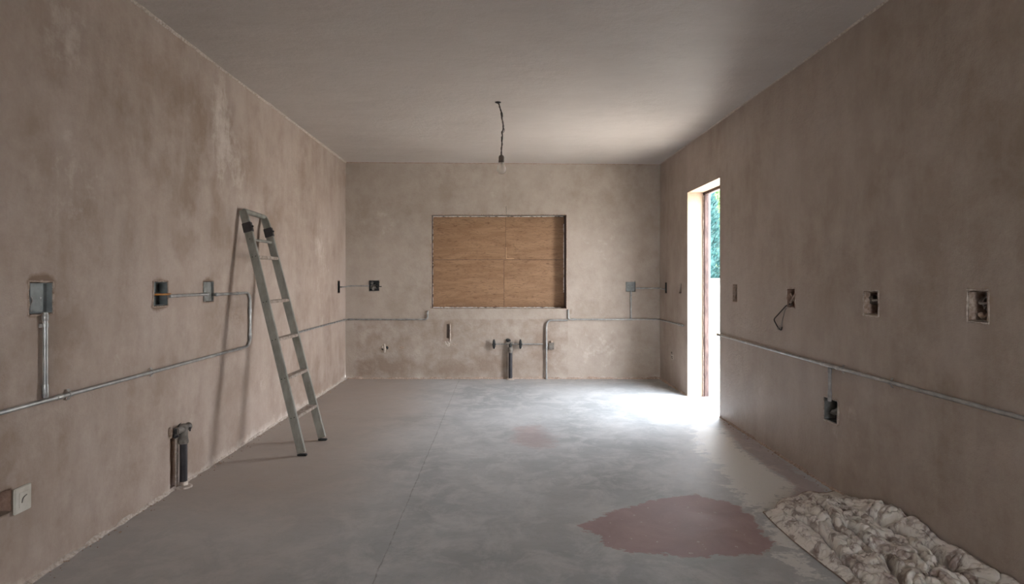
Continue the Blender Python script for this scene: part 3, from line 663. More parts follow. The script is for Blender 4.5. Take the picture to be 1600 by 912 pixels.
# ------------------------------------------------------------------ conduits
def conduit(name, label, pts, r, joints=(), m=M['galv'], bend=.05, clamps=(), cat='conduit', group=None, ends=()):
    path = arc_path(pts, bend); t = thing(name, label, cat, path[0], group)
    MB().tube(path, r, 14).build('tube', m, t)
    for (a, b) in joints:                                 # coupling sleeves between two points
        a, b = Vector(a), Vector(b); MB().tube([a, a.lerp(b, .1), a.lerp(b, .9), b], [r*1.1, r*1.26, r*1.26, r*1.1], 14).build('coupling', m, t)
    for (c, ax, nrm) in clamps:                           # saddle clamps: strap over the tube with two flanges
        c = Vector(c); ax = Vector(ax).normalized(); nrm = Vector(nrm).normalized(); sd = ax.cross(nrm)
        V = []; K = 9
        for s_ in (-.008, .008):
            for rr in (r*1.05, r*1.25):
                V.append(c+ax*s_+sd*(-r*2.6)-nrm*(r-.0005 if rr < r*1.1 else r-.003))
                for k in range(K):
                    a = math.pi*(1-k/(K-1)); V.append(c+ax*s_+sd*math.cos(a)*rr+nrm*max(math.sin(a)*rr, 0))
                V.append(c+ax*s_+sd*(r*2.6)-nrm*(r-.0005 if rr < r*1.1 else r-.003))
        N = K+2; Fc = []
        for k in range(N-1):
            Fc += [(k, k+1, N+k+1, N+k), (2*N+k, 2*N+k+1, 3*N+k+1, 3*N+k), (k, k+1, 2*N+k+1, 2*N+k), (N+k, N+k+1, 3*N+k+1, 3*N+k)]
        Fc += [(0, N, 3*N, 2*N), (N-1, 2*N-1, 4*N-1, 3*N-1)]
        MB().add(V, Fc).build('clamp', m, t)
    return t
r = .0095; nL = r+.004
Lp = lambda px, py, n=nL: WP('left', *pL(px, py), n)
HZ = .737
yb1 = pL(388, 0)[0]; vb = pL(352, 459)[1]; y3 = HL['c'][1]
# long run on the left wall with its bend up to the third box
pts = [WP('left', YR+.02, HZ, nL), WP('left', yb1, HZ, nL), WP('left', yb1, vb, nL), WP('left', y3-.004, vb, nL)]
ys = [pL(p, 0)[0] for p in (83, 104)]
conduit('conduit', 'long horizontal conduit on the left wall bending up to a plated box', pts, r,
    joints=[(WP('left', y3, vb, nL), WP('left', y3+.035, vb, nL)), (WP('left', ys[0], HZ, nL), WP('left', ys[0]+.04, HZ, nL)), (WP('left', yb1, vb-.12, nL), WP('left', yb1, vb-.16, nL)),
            (WP('left', yb1, HZ+.10, nL), WP('left', yb1, HZ+.055, nL)), (WP('left', yb1-.2, vb, nL), WP('left', yb1-.23, vb, nL)), (WP('left', yb1-.16, HZ, nL), WP('left', yb1-.22, HZ, nL))],
    clamps=[(WP('left', ys[1]+.0, HZ, nL), (0, 1, 0), (1, 0, 0)), (WP('left', 3.2, HZ, nL), (0, 1, 0), (1, 0, 0))], bend=.07)
# drop from the near box
ya = pL(66, 0)[0]
conduit('conduit', 'short vertical conduit below the near left box', [WP('left', ya, HL['a'][2]+.004, nL), WP('left', ya, HZ+.02, nL)], r,
    joints=[(WP('left', ya, HL['a'][2]-.004, nL), WP('left', ya, HL['a'][2]-.03, nL)), (WP('left', ya, HZ+.07, nL), WP('left', ya, HZ+.012, nL))], clamps=[(WP('left', ya, HL['a'][2]-.05, nL), (0, 0, 1), (1, 0, 0))])
# link between second and third boxes
h2, h3 = HL['b'], HL['c']; vz = pL(290, 461)[1]
conduit('conduit', 'short horizontal conduit linking two boxes on the left wall', [WP('left', h2[1]-.002, vz, nL), WP('left', h3[0]+.02, vz, nL)], r*.9,
    joints=[(WP('left', h2[1], vz, nL), WP('left', h2[1]+.05, vz, nL)), (WP('left', h2[1]+.07, vz, nL), WP('left', h2[1]+.11, vz, nL)), (WP('left', h3[0]-.05, vz, nL), WP('left', h3[0]-.01, vz, nL)), (WP('left', h3[0]+.002, vz, nL), WP('left', h3[0]+.03, vz, nL))], m=M['galv'])
# thin run behind the ladder, turning the corner along the back wall up to the window
rb = .0098; nb = rb+.003; ub = pB(668, 0)[0]
conduit('conduit', 'thin conduit from ladder round the left corner to window foot', [WP('left', pL(452, 0)[0], .74, nb), (XL+nb, YB-nb, .742), WP('back', ub, .742, nb), WP('back', ub+.006, pB(0, 485)[1], nb)], rb,
    joints=[(WP('left', 6.2, .741, nb), WP('left', 6.24, .741, nb)), (WP('left', 7.06, .742, nb), WP('left', 7.12, .742, nb)), (WP('back', XL+.03, .742, nb), WP('back', XL+.09, .742, nb)), (WP('back', ub, .80, nb), WP('back', ub, .83, nb))], m=M['galv_dull'], bend=.035)
vv_ = pB(0, 446.5)[1]
conduit('conduit', 'short thin conduit across the left corner into the dark box', [WP('left', 6.94, vv_-.01, nb), (XL+nb, YB-nb-.05, vv_-.01), (XL+nb+.04, YB-nb, vv_), WP('back', HB['a'][0]+.004, vv_, nb)], rb*.8,
    joints=[(WP('left', 6.95, vv_-.01, nb), WP('left', 7.0, vv_-.01, nb))], m=M['galv_dull'], bend=.02)
# right half of the back wall
ur = pB(888, 0)[0]; hb = HB['b']; ux = pB(985.5, 0)[0]
conduit('conduit', 'conduit along the back wall from window corner round to doorway', [WP('back', ur, pB(0, 483)[1], nb), WP('back', ur, .742, nb), (XR-nb, YB-nb, .742), WP('right', pR(1069, 0)[0], .742, nb)], rb,
    joints=[(WP('right', 6.42, .742, nb), WP('right', 6.36, .742, nb)), (WP('right', 6.32, .742, nb), WP('right', 6.27, .742, nb)), (WP('back', XR-.1, .742, nb), WP('back', XR-.05, .742, nb)), (WP('back', ur+.04, .742, nb), WP('back', ur+.09, .742, nb)), (WP('back', ux-.03, .742, nb), WP('back', ux+.03, .742, nb))], m=M['galv'], bend=.03)
conduit('conduit', 'vertical conduit up to the grey box right of window', [WP('back', ux, .75, nb), WP('back', ux, hb[2]+.01, nb)], rb,
    joints=[(WP('back', ux, hb[2]+.005, nb), WP('back', ux, hb[2]-.03, nb)), (WP('back', ux, .98, nb), WP('back', ux, 1.0, nb)), (WP('back', ux, .755, nb), WP('back', ux, .79, nb))])
vq = pB(0, 450)[1]
conduit('conduit', 'short horizontal conduit from grey box to the right corner', [WP('back', hb[1]+.002, vq, nb), (XR-nb-.03, YB-nb, vq), (XR-nb, YB-nb-.04, vq), WP('right', HR['f'][1]-.01, vq-.01, nb)], rb,
    joints=[(WP('back', hb[1]+.01, vq, nb), WP('back', hb[1]+.05, vq, nb))], bend=.02)
uc = pB(853.5, 0)[0]
conduit('conduit', 'conduit bending down to the floor right of the drain pipe', [WP('back', ur-.01, .734, nb+.012), WP('back', uc, .734, nb+.012), WP('back', uc, -.01, nb+.012)], rb*1.1,
    joints=[(WP('back', uc, .47, nb+.012), WP('back', uc, .37, nb+.012)), (WP('back', uc, .035, nb+.012), WP('back', uc, .0, nb+.012))], bend=.08)
u, v = pB(862, 540); t = thing('junction_box', 'small olive box beside the floor conduit under the window', 'electrical box', WP('back', u, v-.045, 0))
P_ = lambda du, dv, n: WP('back', u+du, v+dv, n)
MB().hexa([P_(-.035, -.045, .024), P_(.028, -.045, .024), P_(.028, .04, .024), P_(-.035, .04, .024)], [P_(-.035, -.045, -.005), P_(.028, -.045, -.005), P_(.028, .04, -.005), P_(-.035, .04, -.005)]).build('body', M['cement'], t, bevel=.003)
MB().blob(P_(-.005, .05, .01), .016, 3, .5).build('mortar_lump', M['mortar'], t, smooth=False)
# right wall run
rr_ = .0095; nR = rr_+.004; hr = .735; yt = pR(1300, 0)[0]
conduit('conduit', 'long horizontal conduit on right wall running from doorway to camera', [WP('right', DY0+.006, hr+.012, nR), WP('right', DY0-.03, hr+.01, nR), WP('right', yt, hr, nR), WP('right', YR+.02, hr-.012, nR)], rr_,
    joints=[(WP('right', yt+.045, hr, nR), WP('right', yt-.045, hr, nR)), (WP('right', yt-.07, hr, nR), WP('right', yt-.10, hr, nR)), (WP('right', yt+.09, hr, nR), WP('right', yt+.06, hr, nR))],
    clamps=[(WP('right', DY0-.05, hr+.008, nR), (0, 1, 0), (-1, 0, 0)), (WP('right', yt-.13, hr, nR), (0, 1, 0), (-1, 0, 0)), (WP('right', 2.9, hr-.003, nR), (0, 1, 0), (-1, 0, 0))], bend=.03)
t = bpy.data.objects[[o.name for o in COL.objects if o.name.startswith('conduit')][-1]]
MB().tube([WP('right', DY0+.0, hr+.012, nR), WP('right', DY0+.022, hr+.012, nR)], [.014, .015], 14).build('end_cap', M['brass'], t)
he = HR['e']
conduit('conduit', 'short vertical conduit from tee down to low right box', [WP('right', yt, hr-.005, nR), WP('right', yt, he[3]-.01, nR)], rr_*.95,
    joints=[(WP('right', yt, hr-.012, nR), WP('right', yt, hr-.04, nR)), (WP('right', yt, he[3]+.05, nR), WP('right', yt, he[3]+.02, nR)), (WP('right', yt, he[3]+.02, nR), WP('right', yt, he[3]-.012, nR))])

# ------------------------------------------------------------------ drain pipe under the window, with its valves
ud = pB(797.5, 0)[0]; vt = pB(0, 537)[1]; nd_ = .05
t = thing('drain_pipe', 'black drain pipe standing against the back wall below window', 'pipe', WP('back', ud, 0, nd_))
MB().tube([WP('back', ud, -.005, nd_), WP('back', ud, .40, nd_)], .024, 20).build('pipe', M['blackpipe'], t)
MB().tube([WP('back', ud, .33, nd_), WP('back', ud, .345, nd_), WP('back', ud, .39, nd_), WP('back', ud, .40, nd_)], [.026, .03, .03, .026], 20).build('coupling', M['cement'], t)
MB().tube([WP('back', ud, .38, nd_), WP('back', ud-.002, .44, nd_), WP('back', ud-.01, vt+.01, nd_)], [.02, .019, .018], 16).build('neck', M['boxdark'], t)
MB().tube([WP('back', ud-.055, vt+.01, nd_-.01), WP('back', ud+.03, vt+.01, nd_-.01)], .018, 14).build('tee', M['cement'], t)
MB().blob(WP('back', ud-.03, vt+.045, .02), .026, 4, .4, 2, (1, .6, .8)).build('elbow', M['boxdark'], t)
MB().tube([WP('back', ud-.012, vt+.02, 0.0), WP('back', ud-.012, vt+.02, nd_)], .016, 12).build('wall_stub', M['cement'], t)
MB().lathe((ud, YB-nd_, -.002), [(.05, 0), (.048, .008), (.026, .02)], 20).build('floor_collar', M['mortar_pale'], t)
for px, lab, s in ((772, 'left water valve on the thin pipe below the window', -1), (813, 'right water valve on the thin pipe below the window', 1)):
    u = pB(px, 0)[0]; t = thing('valve', lab, 'valve', WP('back', u, vt-.05, 0), None)
    MB().lathe(WP('back', u, vt, 0.0), [(.017, .004), (.017, -.05), (.022, -.052), (.022, -.068), (.016, -.07)], 18, 'y').build('body', M['boxdark'], t)
    MB().tube([WP('back', u, vt+.058, .045), WP('back', u, vt+.03, .055), WP('back', u, vt-.03, .055), WP('back', u, vt-.052, .045)], [.010, .018, .018, .010], 12).build('handle', M['boxdark'], t)
    MB().blob(WP('back', u+.01, vt-.045, .03), .013, px, .5, 2).build('mortar_lump', M['mortar_pale'], t, smooth=False)
t = conduit('water_pipe', 'thin horizontal water pipe joining the two valves to conduit', [WP('back', pB(774, 0)[0], vt, .03), WP('back', pB(848, 0)[0], vt, .02)], .0075,
    joints=[(WP('back', pB(804, 0)[0], vt, .0275), WP('back', pB(811, 0)[0], vt, .027)), (WP('back', pB(824, 0)[0], vt, .0245), WP('back', pB(828, 0)[0], vt, .024)), (WP('back', pB(838, 0)[0], vt, .022), WP('back', pB(842, 0)[0], vt, .021))], m=M['galv_dull'], cat='pipe')

# ------------------------------------------------------------------ drain stub on the left wall
yd = 3.475; xd = XL+.036; vd = .365
t = thing('drain_pipe', 'black drain pipe with grey tee low on the left wall', 'pipe', (xd, yd, 0))
MB().tube([(xd, yd, .035), (xd, yd, .275)], .0215, 22).build('pipe', M['blackpipe'], t)
MB().tube([(xd, yd, -.004), (xd, yd, .03), (xd, yd, .036)], [.026, .025, .022], 20).build('foot', M['mortar_pale'], t)
MB().lathe((xd, yd, -.003), [(.05, 0), (.046, .01), (.03, .016)], 18).build('floor_collar', M['mortar_pale'], t)
MB().tube([(xd, yd, .262), (xd, yd, .272), (xd, yd, .29), (xd, yd, .31), (xd, yd, .372), (xd, yd, .378)], [.026, .029, .026, .024, .025, .019], 20).build('tee_body', M['cement'], t)
MB().tube([(xd, yd, .352), (xd-.004, yd-.06, .352), (xd-.006, yd-.068, .352)], [.019, .02, .023], 16).build('tee_arm', M['cement'], t)
MB().tube([(xd, yd, .352), (xd, yd+.05, .352), (xd, yd+.056, .352)], [.019, .02, .024], 16).build('tee_arm', M['cement'], t)
MB().tube([(xd-.004, yd-.0695, .352), (xd-.004, yd-.067, .352)], .017, 16).build('open_end', M['black'], t)
MB().tube([(xd+.018, yd+.03, .34), (xd+.026, yd+.034, .34)], .013, 12).build('open_end', M['black'], t)
MB().tube([(XL-.01, yd, .352), (xd, yd, .352)], .016, 14).build('wall_stub', M['cement'], t)
MB().blob((XL+.01, yd-.085, .35), .02, 6, .4, 2, (.5, .6, 1.6)).build('mortar_lump', M['mortar'], t)
MB().blob((XL+.02, yd-.055, .325), .016, 7, .4, 2).build('dark_gap', M['black'], t)
MB().box(XL+.001, XL+.012, 3.444, 3.462, .0, .31).build('side_strip', M['mortar_pale'], t, bevel=.002)
MB().tube([(XL+.02, yd-.03, .37), (XL+.03, yd-.035, .385), (XL+.035, yd-.02, .392)], [.004, .003, .001], 6).build('wire', M['wire_black'], t)

# ------------------------------------------------------------------ ladder
t = thing('ladder', 'worn aluminium ladder leaning against the left wall', 'ladder', (-1.43, 4.28, 0))
bN, bF = Vector((-1.418, 4.085, 0)), Vector((-1.395, 4.475, 0)); tN, tF = Vector((XL+.035, 4.285, 1.765)), Vector((XL+.035, 4.665, 1.755))
SW, ST = .058, .026
def stile(b, tp, far):
    ax = (tp-b).normalized(); wd = Vector((ax.z, 0, -ax.x)).normalized()      # width direction in the lean plane
    th = ax.cross(wd).normalized()
    if th.y < 0: th = -th
    mb = MB(); n0 = b+ax*.02
    # channel profile: web 58 mm wide with two flanges turned inwards
    fl_, wt = ST, .004
    sg = 1 if not far else -1
    prof = [(-SW/2, 0), (SW/2, 0), (SW/2, fl_), (SW/2-wt, fl_), (SW/2-wt, wt), (-SW/2+wt, wt), (-SW/2+wt, fl_), (-SW/2, fl_)] if False else [(-SW/2, 0), (SW/2, 0), (SW/2, fl_), (-SW/2, fl_)]
    ring = []
    K = [0, .25, .5, .75, .93, .965, .985, 1.0]; L = (tp-b).length-.02
    for k in K:
        c = n0+ax*L*k; extra = 0
        if k > .93: extra = (k-.93)/.07
        c = c+wd*(-.010*extra**2) if k > .93 else c
        w_ = 1-.12*extra**2
        ring.append([c+wd*(p[0]*w_)+th*(p[1]-ST/2) for p in prof])
    N = len(prof); V = [p for r_ in ring for p in r_]; Fc = []
    for i in range(len(K)-1):
        for k in range(N): Fc.append((i*N+k, i*N+(k+1) % N, (i+1)*N+(k+1) % N, (i+1)*N+k))
    Fc += [tuple(range(N)), tuple(range((len(K)-1)*N, len(K)*N))]
    s_ = mb.add(V, Fc).build('stile', M['alu'], t, bevel=.003)
    # raised edge beads of the extrusion, on the broad faces
    for e_ in (-1, 1):
        for q in (-1, 1):
            pp = [n0+ax*L*k+wd*e_*(SW/2-.004)+th*q*(ST/2) for k in (.002, .5, .92)]
            MB().tube(pp, .0026, 6).build('edge_bead', M['alu'], s_)
    # rubber foot
    f0 = b+ax*.0
    q4 = lambda z, g: [Vector((b.x-ax.x*0+s1*(SW/2+g)*1.03+ (z*ax.x/ax.z), b.y+s2*(ST/2+g)+(z*ax.y/ax.z), z)) for s1, s2 in ((-1, -1), (1, -1), (1, 1), (-1, 1))]
    MB().hexa(q4(0.0, .002), q4(.012, .002)).build('rubber_foot', M['rubber'], t, bevel=.002)
    # black clip band near the top
    c0, c1 = b+ax*((tp-b).length*.905), b+ax*((tp-b).length*.945); g = .004
    rc = lambda c: [c+wd*p+th*q for p, q in ((-SW/2-g, -ST/2-g), (SW/2+g, -ST/2-g), (SW/2+g, ST/2+g), (-SW/2-g, ST/2+g))]
    cl = MB().hexa(rc(c0), rc(c1)).build('clip', M['black'], t, bevel=.003)
    cm = (c0+c1)/2
    MB().tube([cm+wd*(SW/2), cm+wd*(SW/2+.014)], .007, 10).build('latch', M['black'], cl)
    return ax, wd, th
axN, wdN, thN = stile(bN, tN, False); axF, wdF, thF = stile(bF, tF, True)
def at(b, tp, z): return b+(tp-b)*((z-b.z)/(tp.z-b.z))
for z, kind in ((.262, 1), (.535, 1), (.81, 1), (1.083, 1), (1.415, 1), (1.545, 0)):
    a, c = at(bN, tN, z), at(bF, tF, z)
    dy = (c-a).normalized(); a2 = a+dy*(ST/2-.002); c2 = c-dy*(ST/2-.002)
    if kind:
        hw, hh = .029, .011
        sect = lambda p: [p+Vector((-hw, 0, -hh)), p+Vector((hw, 0, -hh)), p+Vector((hw, 0, hh)), p+Vector((-hw, 0, hh))]
        tr = MB().hexa(sect(a2), sect(c2)).build('tread', M['alu_tread'], t, bevel=.003)
        rg = MB()
        for k in range(5):
            x_ = -.020+.010*k; rg.tube([a2+Vector((x_, .004, hh)), c2+Vector((x_, -.004, hh))], .0016, 6)
        rg.build('grip_ridge', M['alu_tread'], tr)
    else:
        MB().tube([a2, c2], .011, 12).build('spacer_bar', M['alu'], t)
    for (pp, th_, wd_) in ((a, thN, wdN), (c, thF, wdF)):
        for s_ in ((-.012, .012) if kind else (0,)):
            q = pp+wd_*s_-th_*(ST/2); MB().tube([q+th_*.002, q-th_*.0025], .0036, 8).build('rivet', M['boxdark'], t)
ta = tN-Vector((0, 0, .012)); tb = tF-Vector((0, 0, .012))
pth = arc_path([ta-Vector((0, 0, .03))+wdN*0, ta+Vector((0, .0, .008)), tb+Vector((0, 0, .008)), tb-Vector((0, 0, .03))], .03, 6)
MB().tube(pth, [.018]*len(pth), 14).build('top_bar', M['alu'], t)

# ------------------------------------------------------------------ bare bulb on its wire
zc = float(ceil_z(cx0, cy0)); pz = lambda py: EYE+(CY-py)*cy0/F; pxx = lambda px: (px-CX)*cy0/F
t = thing('hanging_bulb', 'bare glass bulb hanging from a twisted dark wire', 'lamp', (cx0, cy0, zc))
MB().lathe((cx0-.004, cy0, zc-.012), [(.010, .0), (.026, .008), (.028, .022)], 18).build('ceiling_rose', M['boxdark'], t)
way = [(779.5, 162), (781, 168), (783, 174), (783.5, 182), (785.5, 190), (786.5, 197), (786, 203), (784, 206.5), (785, 211), (784, 218), (784.5, 225), (783.5, 232), (783.2, 243)]
def tw(ph, amp=.004):
    P = []
    for i in range(len(way)-1):
        for k in range(5):
            f_ = k/5; a, b_ = way[i], way[i+1]; x_, z_ = pxx(a[0]+(b_[0]-a[0])*f_), pz(a[1]+(b_[1]-a[1])*f_)
            an = (i*5+k)*.75+ph; P.append((x_+amp*math.cos(an), cy0+amp*math.sin(an), z_))
    P.append((pxx(way[-1][0]), cy0, pz(way[-1][1]))); return P
MB().tube(tw(0), .0032, 8).build('wire', M['wire_black'], t); MB().tube(tw(math.pi), .0032, 8).build('wire', simple('wire_brown', srgb(76, 56, 46), .6), t)
for (a, b_) in (((782.2, 172), (785.5, 183)), ((785, 219), (783, 214.5)), ((785, 214), (783.4, 221))):
    MB().tube([(pxx(a[0]), cy0, pz(a[1])), (pxx((a[0]+b_[0])/2)+.003, cy0-.004, pz((a[1]+b_[1])/2)), (pxx(b_[0]), cy0, pz(b_[1]))], [.003, .0065, .003], 8).build('tape', M['wire_black'], t)
MB().tube(arc_path([(pxx(785), cy0, pz(198)), (pxx(788.5), cy0-.004, pz(202)), (pxx(787), cy0, pz(207)), (pxx(783), cy0, pz(207))], .01), .0022, 7).build('loose_strand', M['wire_black'], t)
xb = pxx(783.5); zt = pz(242)
MB().lathe((xb, cy0, zt-.062), [(.021, 0), (.024, .004), (.024, .018), (.021, .020), (.023, .024), (.023, .044), (.018, .056), (.007, .062)], 22).build('lamp_holder', M['socket'], t)
prof = [(.0005, -.155+.0), (.014, -.153), (.026, -.146), (.034, -.134), (.0375, -.118), (.036, -.102), (.030, -.086), (.023, -.072), (.0195, -.062), (.0185, -.055)]
bulb = MB().lathe((xb, cy0, zt), prof, 28).build('bulb', M['bulb'], t)
inner = MB().lathe((xb, cy0, zt), [(r_*.965, h_+(.001 if i < 3 else 0)) for i, (r_, h_) in enumerate(prof)], 28)
MB().tube([(xb, cy0, zt-.058), (xb, cy0, zt-.082), (xb, cy0, zt-.095)], [.008, .005, .003], 10).build('stem', M['wire_grey'], bulb)
MB().tube([(xb-.010, cy0, zt-.108), (xb-.004, cy0, zt-.100), (xb, cy0, zt-.106), (xb+.004, cy0, zt-.100), (xb+.010, cy0, zt-.108)], .0008, 5).build('filament', M['boxdark'], bulb)
# hollow glass: solidify the shell
sm = bulb.modifiers.new('shell', 'SOLIDIFY'); sm.thickness = .001; sm.offset = -1

# ------------------------------------------------------------------ drop cloth
def cloth():
    nx, ny = 260, 620; x0, x1, y0, y1 = 1.405, XR-.004, 1.35, 3.38
    s = np.linspace(0, 1, nx)[:, None]*np.ones((1, ny)); q = np.linspace(0, 1, ny)[None, :]*np.ones((nx, 1))
    y = y0+(y1-y0)*q
    farcut = .30*np.clip(1-s*1.35, 0, 1)**1.5+.02*np.sin(s*17)+.04*(fbm(s*5, s*0, 8, 2)-.5)       # rounded far corner
    y = y-(farcut)*np.clip((q-.45)/.55, 0, 1)**1.5
    xl = x0+.012*np.sin(y*6)+.02*(fbm(y*3, y*0, 12, 3)-.5)
    x = xl+(x1-xl)*s
    wx = (fbm(x*9, y*6, 31, 4)-.5); wy = (fbm(x*9+40, y*6, 33, 4)-.5)
    X = x+.09*wx; Y = y+.11*wy
    ridge = lambda a: 1-np.abs(2*a-1)
    bil = lambda a: np.clip(np.abs(2*a-1)*1.6, 0, 1)**.6
    f1 = bil(vnoise(X*13, Y*7, 41)); f2 = bil(vnoise(X*27+Y*7, Y*19-X*6, 43)); f3 = ridge(vnoise(X*52-Y*14, Y*38+X*12, 45))**1.3
    f4 = vnoise(X*90, Y*80, 47)
    v1 = 1.855+.025*np.sin(y*5+1)+.012*np.sin(y*13); v2 = 1.30+.13*y+.02*np.sin(y*8)+.012*np.sin(y*21)
    v3 = 1.49+.02*np.sin(y*9+2)
    g = lambda c, w_: np.exp(-((x-c)/w_)**2)
    env = np.clip(s/.10, 0, 1)**.7*np.clip((1-q)/.05, 0, 1)**.6
    body = .022+.014*np.sin(np.clip((x-1.42)/(1.84-1.42), 0, 1)*np.pi)
    fade = np.clip((x-1.40)/.25, .35, 1)
    f5 = bil(vnoise(X*46-Y*12, Y*30+X*8, 61))
    h = body+f1*.026*fade+f2*.028*fade*(.5+.5*f1)+f5*.009+f3*.003
    near = np.clip((2.75-y)/.5, 0, 1)
    wallroll = np.clip((x-1.87)/.06, 0, 1); calm = wallroll*near
    grow = np.clip((3.40-y)/.55, 0, 1)
    hw = .035+.060*grow*np.clip((x-1.87)/.08, 0, 1)**.8+(.020*(f1-.5)+.022*(f2-.5)+.006*(f5-.5))*np.clip((y-1.9)/.7, .25, 1)+.008*np.sin(y*7)
    h = h*(1-wallroll)+wallroll*(hw*(1-.0*near)+calm*0)
    v4 = 1.60+.10*(y-2.6)+.02*np.sin(y*11)
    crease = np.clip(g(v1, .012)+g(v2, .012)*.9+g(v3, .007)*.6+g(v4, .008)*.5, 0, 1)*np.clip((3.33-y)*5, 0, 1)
    crest = g(v1-.05, .03)+g(v2-.045, .03)
    h = h+.016*crest-.075*g(v1, .020)-.060*g(v2, .020)-.040*g(v3, .014)-.03*g(v4, .012)
    h = np.maximum(h, .006+.003*f3)*env+.003
    h = h*np.clip(.30+.70*np.clip((3.36-y)/.40, 0, 1), 0, 1)
    dx = -.022*(fbm(X*22, Y*15, 51, 3)-.5)*np.clip((1-s)*8, 0, 1)*np.clip(s*10, 0, 1); dy = .025*(fbm(X*22+9, Y*15, 53, 3)-.5)
    x = np.minimum(x+dx, XR-.012); y = y+dy*np.clip((1-q)*12, 0, 1)
    V = np.stack([x, y, h], -1).reshape(-1, 3); I = np.arange(nx*ny).reshape(nx, ny)
    Q = np.stack([I[:-1, :-1], I[1:, :-1], I[1:, 1:], I[:-1, 1:]], -1).reshape(-1, 4)
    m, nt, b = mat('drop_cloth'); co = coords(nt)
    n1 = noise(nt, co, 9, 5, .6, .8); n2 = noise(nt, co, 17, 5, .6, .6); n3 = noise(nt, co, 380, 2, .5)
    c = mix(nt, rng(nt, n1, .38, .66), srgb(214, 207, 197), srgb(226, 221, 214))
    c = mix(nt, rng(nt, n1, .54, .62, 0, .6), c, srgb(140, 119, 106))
    c = mix(nt, mth(nt, 'MULTIPLY', attr(nt, 'crease'), rng(nt, n2, .35, .55, .5, .95)), c, srgb(104, 86, 74))  # brown crease stain, also painting in the shade the folds lack
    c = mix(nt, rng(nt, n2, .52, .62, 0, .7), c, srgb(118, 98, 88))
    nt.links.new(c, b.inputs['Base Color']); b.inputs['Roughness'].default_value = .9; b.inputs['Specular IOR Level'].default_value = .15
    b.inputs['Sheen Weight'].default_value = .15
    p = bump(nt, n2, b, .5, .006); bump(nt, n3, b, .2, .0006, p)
    me = bpy.data.meshes.new('sheet'); me.from_pydata(V.tolist(), [], Q.tolist())
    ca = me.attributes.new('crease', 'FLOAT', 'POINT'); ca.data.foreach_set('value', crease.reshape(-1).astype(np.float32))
    for p in me.polygons: p.use_smooth = True
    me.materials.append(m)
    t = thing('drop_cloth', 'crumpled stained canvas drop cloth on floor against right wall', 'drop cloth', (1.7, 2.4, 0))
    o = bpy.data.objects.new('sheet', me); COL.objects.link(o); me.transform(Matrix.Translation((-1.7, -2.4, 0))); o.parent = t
    sm = o.modifiers.new('thickness', 'SOLIDIFY'); sm.thickness = .002; sm.offset = 1
    # hem cord along the free edges
    hem = [V[I[0, j]] for j in range(0, ny, 6)]+[V[I[i, ny-1]] for i in range(4, nx, 6)]
    hem = [(p_[0], p_[1], max(p_[2], .003)+.001) for p_ in hem]
    MB().tube(hem, .003, 7).build('hem', simple('hem_cloth', srgb(150, 130, 116), .9, col2=srgb(110, 92, 80), sc=60), t)
    top = [V[I[nx-1, j]] for j in range(0, ny-30, 6)]
    MB().tube([(XR-.012, p_[1], p_[2]+.002) for p_ in top], .003, 7).build('hem', simple('hem_pale', srgb(190, 178, 166), .9), t)
cloth()

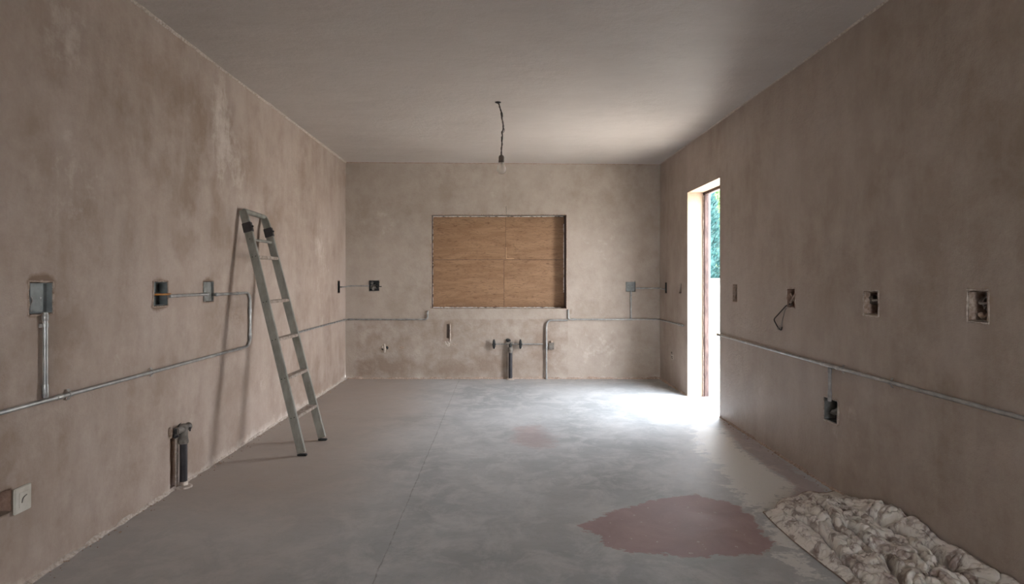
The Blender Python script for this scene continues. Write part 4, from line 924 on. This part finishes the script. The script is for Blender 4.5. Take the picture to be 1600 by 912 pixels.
# ------------------------------------------------------------------ outside, seen through the doorway
o = MB().box(XR+.16, 60, -30, 60, -.16, -.012).build('ground', M['ground']); o['kind'] = 'structure'
o = MB().box(-30, XR+.16, YB+.22, 60, -.16, -.012).build('ground', M['ground']); o['kind'] = 'structure'
o = MB().box(-30, 60, -40, YR-.22, -.16, -.012).build('ground', M['ground']); o['kind'] = 'structure'
gw = thing('garden_wall', 'low white rendered garden wall outside the doorway', 'wall', (6, 15, -.012))
MB().box(1.5, 16, 15, 15.22, -.012, 1.18).build('wall_body', M['garden_wall'], gw)
MB().box(1.45, 16.05, 14.96, 15.26, 1.18, 1.25).build('coping', M['garden_wall'], gw, bevel=.01)
def conifer(x, y, h, rr, m, seed, label, name='cypress_tree', cat='tree'):
    t = thing(name, label, cat, (x, y, -.012)); rnd = random.Random(seed)
    MB().tube([(x, y, -.05), (x, y, h*.4)], [.12, .06], 8).build('trunk', M['bark'], t)
    mb = MB()
    for i in range(7000):
        z = rnd.random()**.9; env = math.sin(min(1, (1-z)*1.25)*math.pi/2)**.8*(1 if z > .08 else z/.08*.5+.5)
        a = rnd.uniform(0, 2*math.pi); rad = rr*env*(1-.35*rnd.random()**2); p = Vector((x+rad*math.cos(a), y+rad*math.sin(a), .15+z*(h-.15)))
        d = Vector((math.cos(a)*.6, math.sin(a)*.6, rnd.uniform(.2, 1.2))).normalized(); sd = d.cross(Vector((rnd.uniform(-1, 1), rnd.uniform(-1, 1), rnd.uniform(-1, 1)))).normalized()
        L = rnd.uniform(.07, .15); w_ = L*.3; mb.add([p-sd*w_, p+d*L*.4+sd*w_, p+d*L, p-d*L*.2+sd*w_*.2], [(0, 1, 2), (0, 3, 1)])
    MB().lathe((x, y, 0), [(rr*.45, .3), (rr*.74, h*.12), (rr*.76, h*.35), (rr*.62, h*.6), (rr*.36, h*.82), (.04, h*.96)], 14).build('inner_foliage', m, t)
    o = mb.build('foliage', m, t, smooth=False, fix=False); tag(o, kind='stuff')
conifer(5.46, 16.3, 5.2, .72, M['foliage'], 1, 'dark teal cypress tree behind the garden wall, left through the door')
conifer(7.35, 20.2, 4.8, .9, M['foliage_l'], 2, 'lighter green bushy tree right of the cypress beyond the garden wall', 'bushy_tree')
conifer(9.6, 16.6, 5.0, .9, M['foliage'], 3, 'dark cypress tree farthest right beyond the garden wall')
t = thing('grass_tuft', 'dry grass tuft on the pale paving outside the doorway', 'plant', (4.55, 11.2, -.012)); rnd = random.Random(5); mb = MB()
for i in range(260):
    a = rnd.uniform(0, 6.28); r0 = rnd.uniform(0, .3); p = Vector((4.55+r0*math.cos(a), 11.2+r0*math.sin(a), -.012)); L = rnd.uniform(.06, .16)
    q = p+Vector((rnd.uniform(-.06, .06), rnd.uniform(-.06, .06), L)); s_ = Vector((.006, .004, 0)); mb.add([p-s_, p+s_, q], [(0, 1, 2)])
o = mb.build('blades', M['grass'], t, smooth=False, fix=False); tag(o, kind='stuff')
t = MB().box(3.62, 3.84, 9.3, 9.41, -.012, .06).build('clay_brick', M['brick_red'], bevel=.004); tag(t, 'single reddish clay brick lying on paving outside the doorway', 'brick')

# ------------------------------------------------------------------ repeats share a group
for o in list(COL.objects):
    if o.parent: continue
    k = o.name.split('.')[0]
    g = {'junction_box': 'electrical boxes set into the walls', 'conduit': 'steel conduits fixed along the walls', 'valve': 'water valves under the window',
         'drain_pipe': 'black drain pipes rising from the floor', 'cypress_tree': 'cypress trees beyond the garden wall'}.get(k)
    if g: o['group'] = g
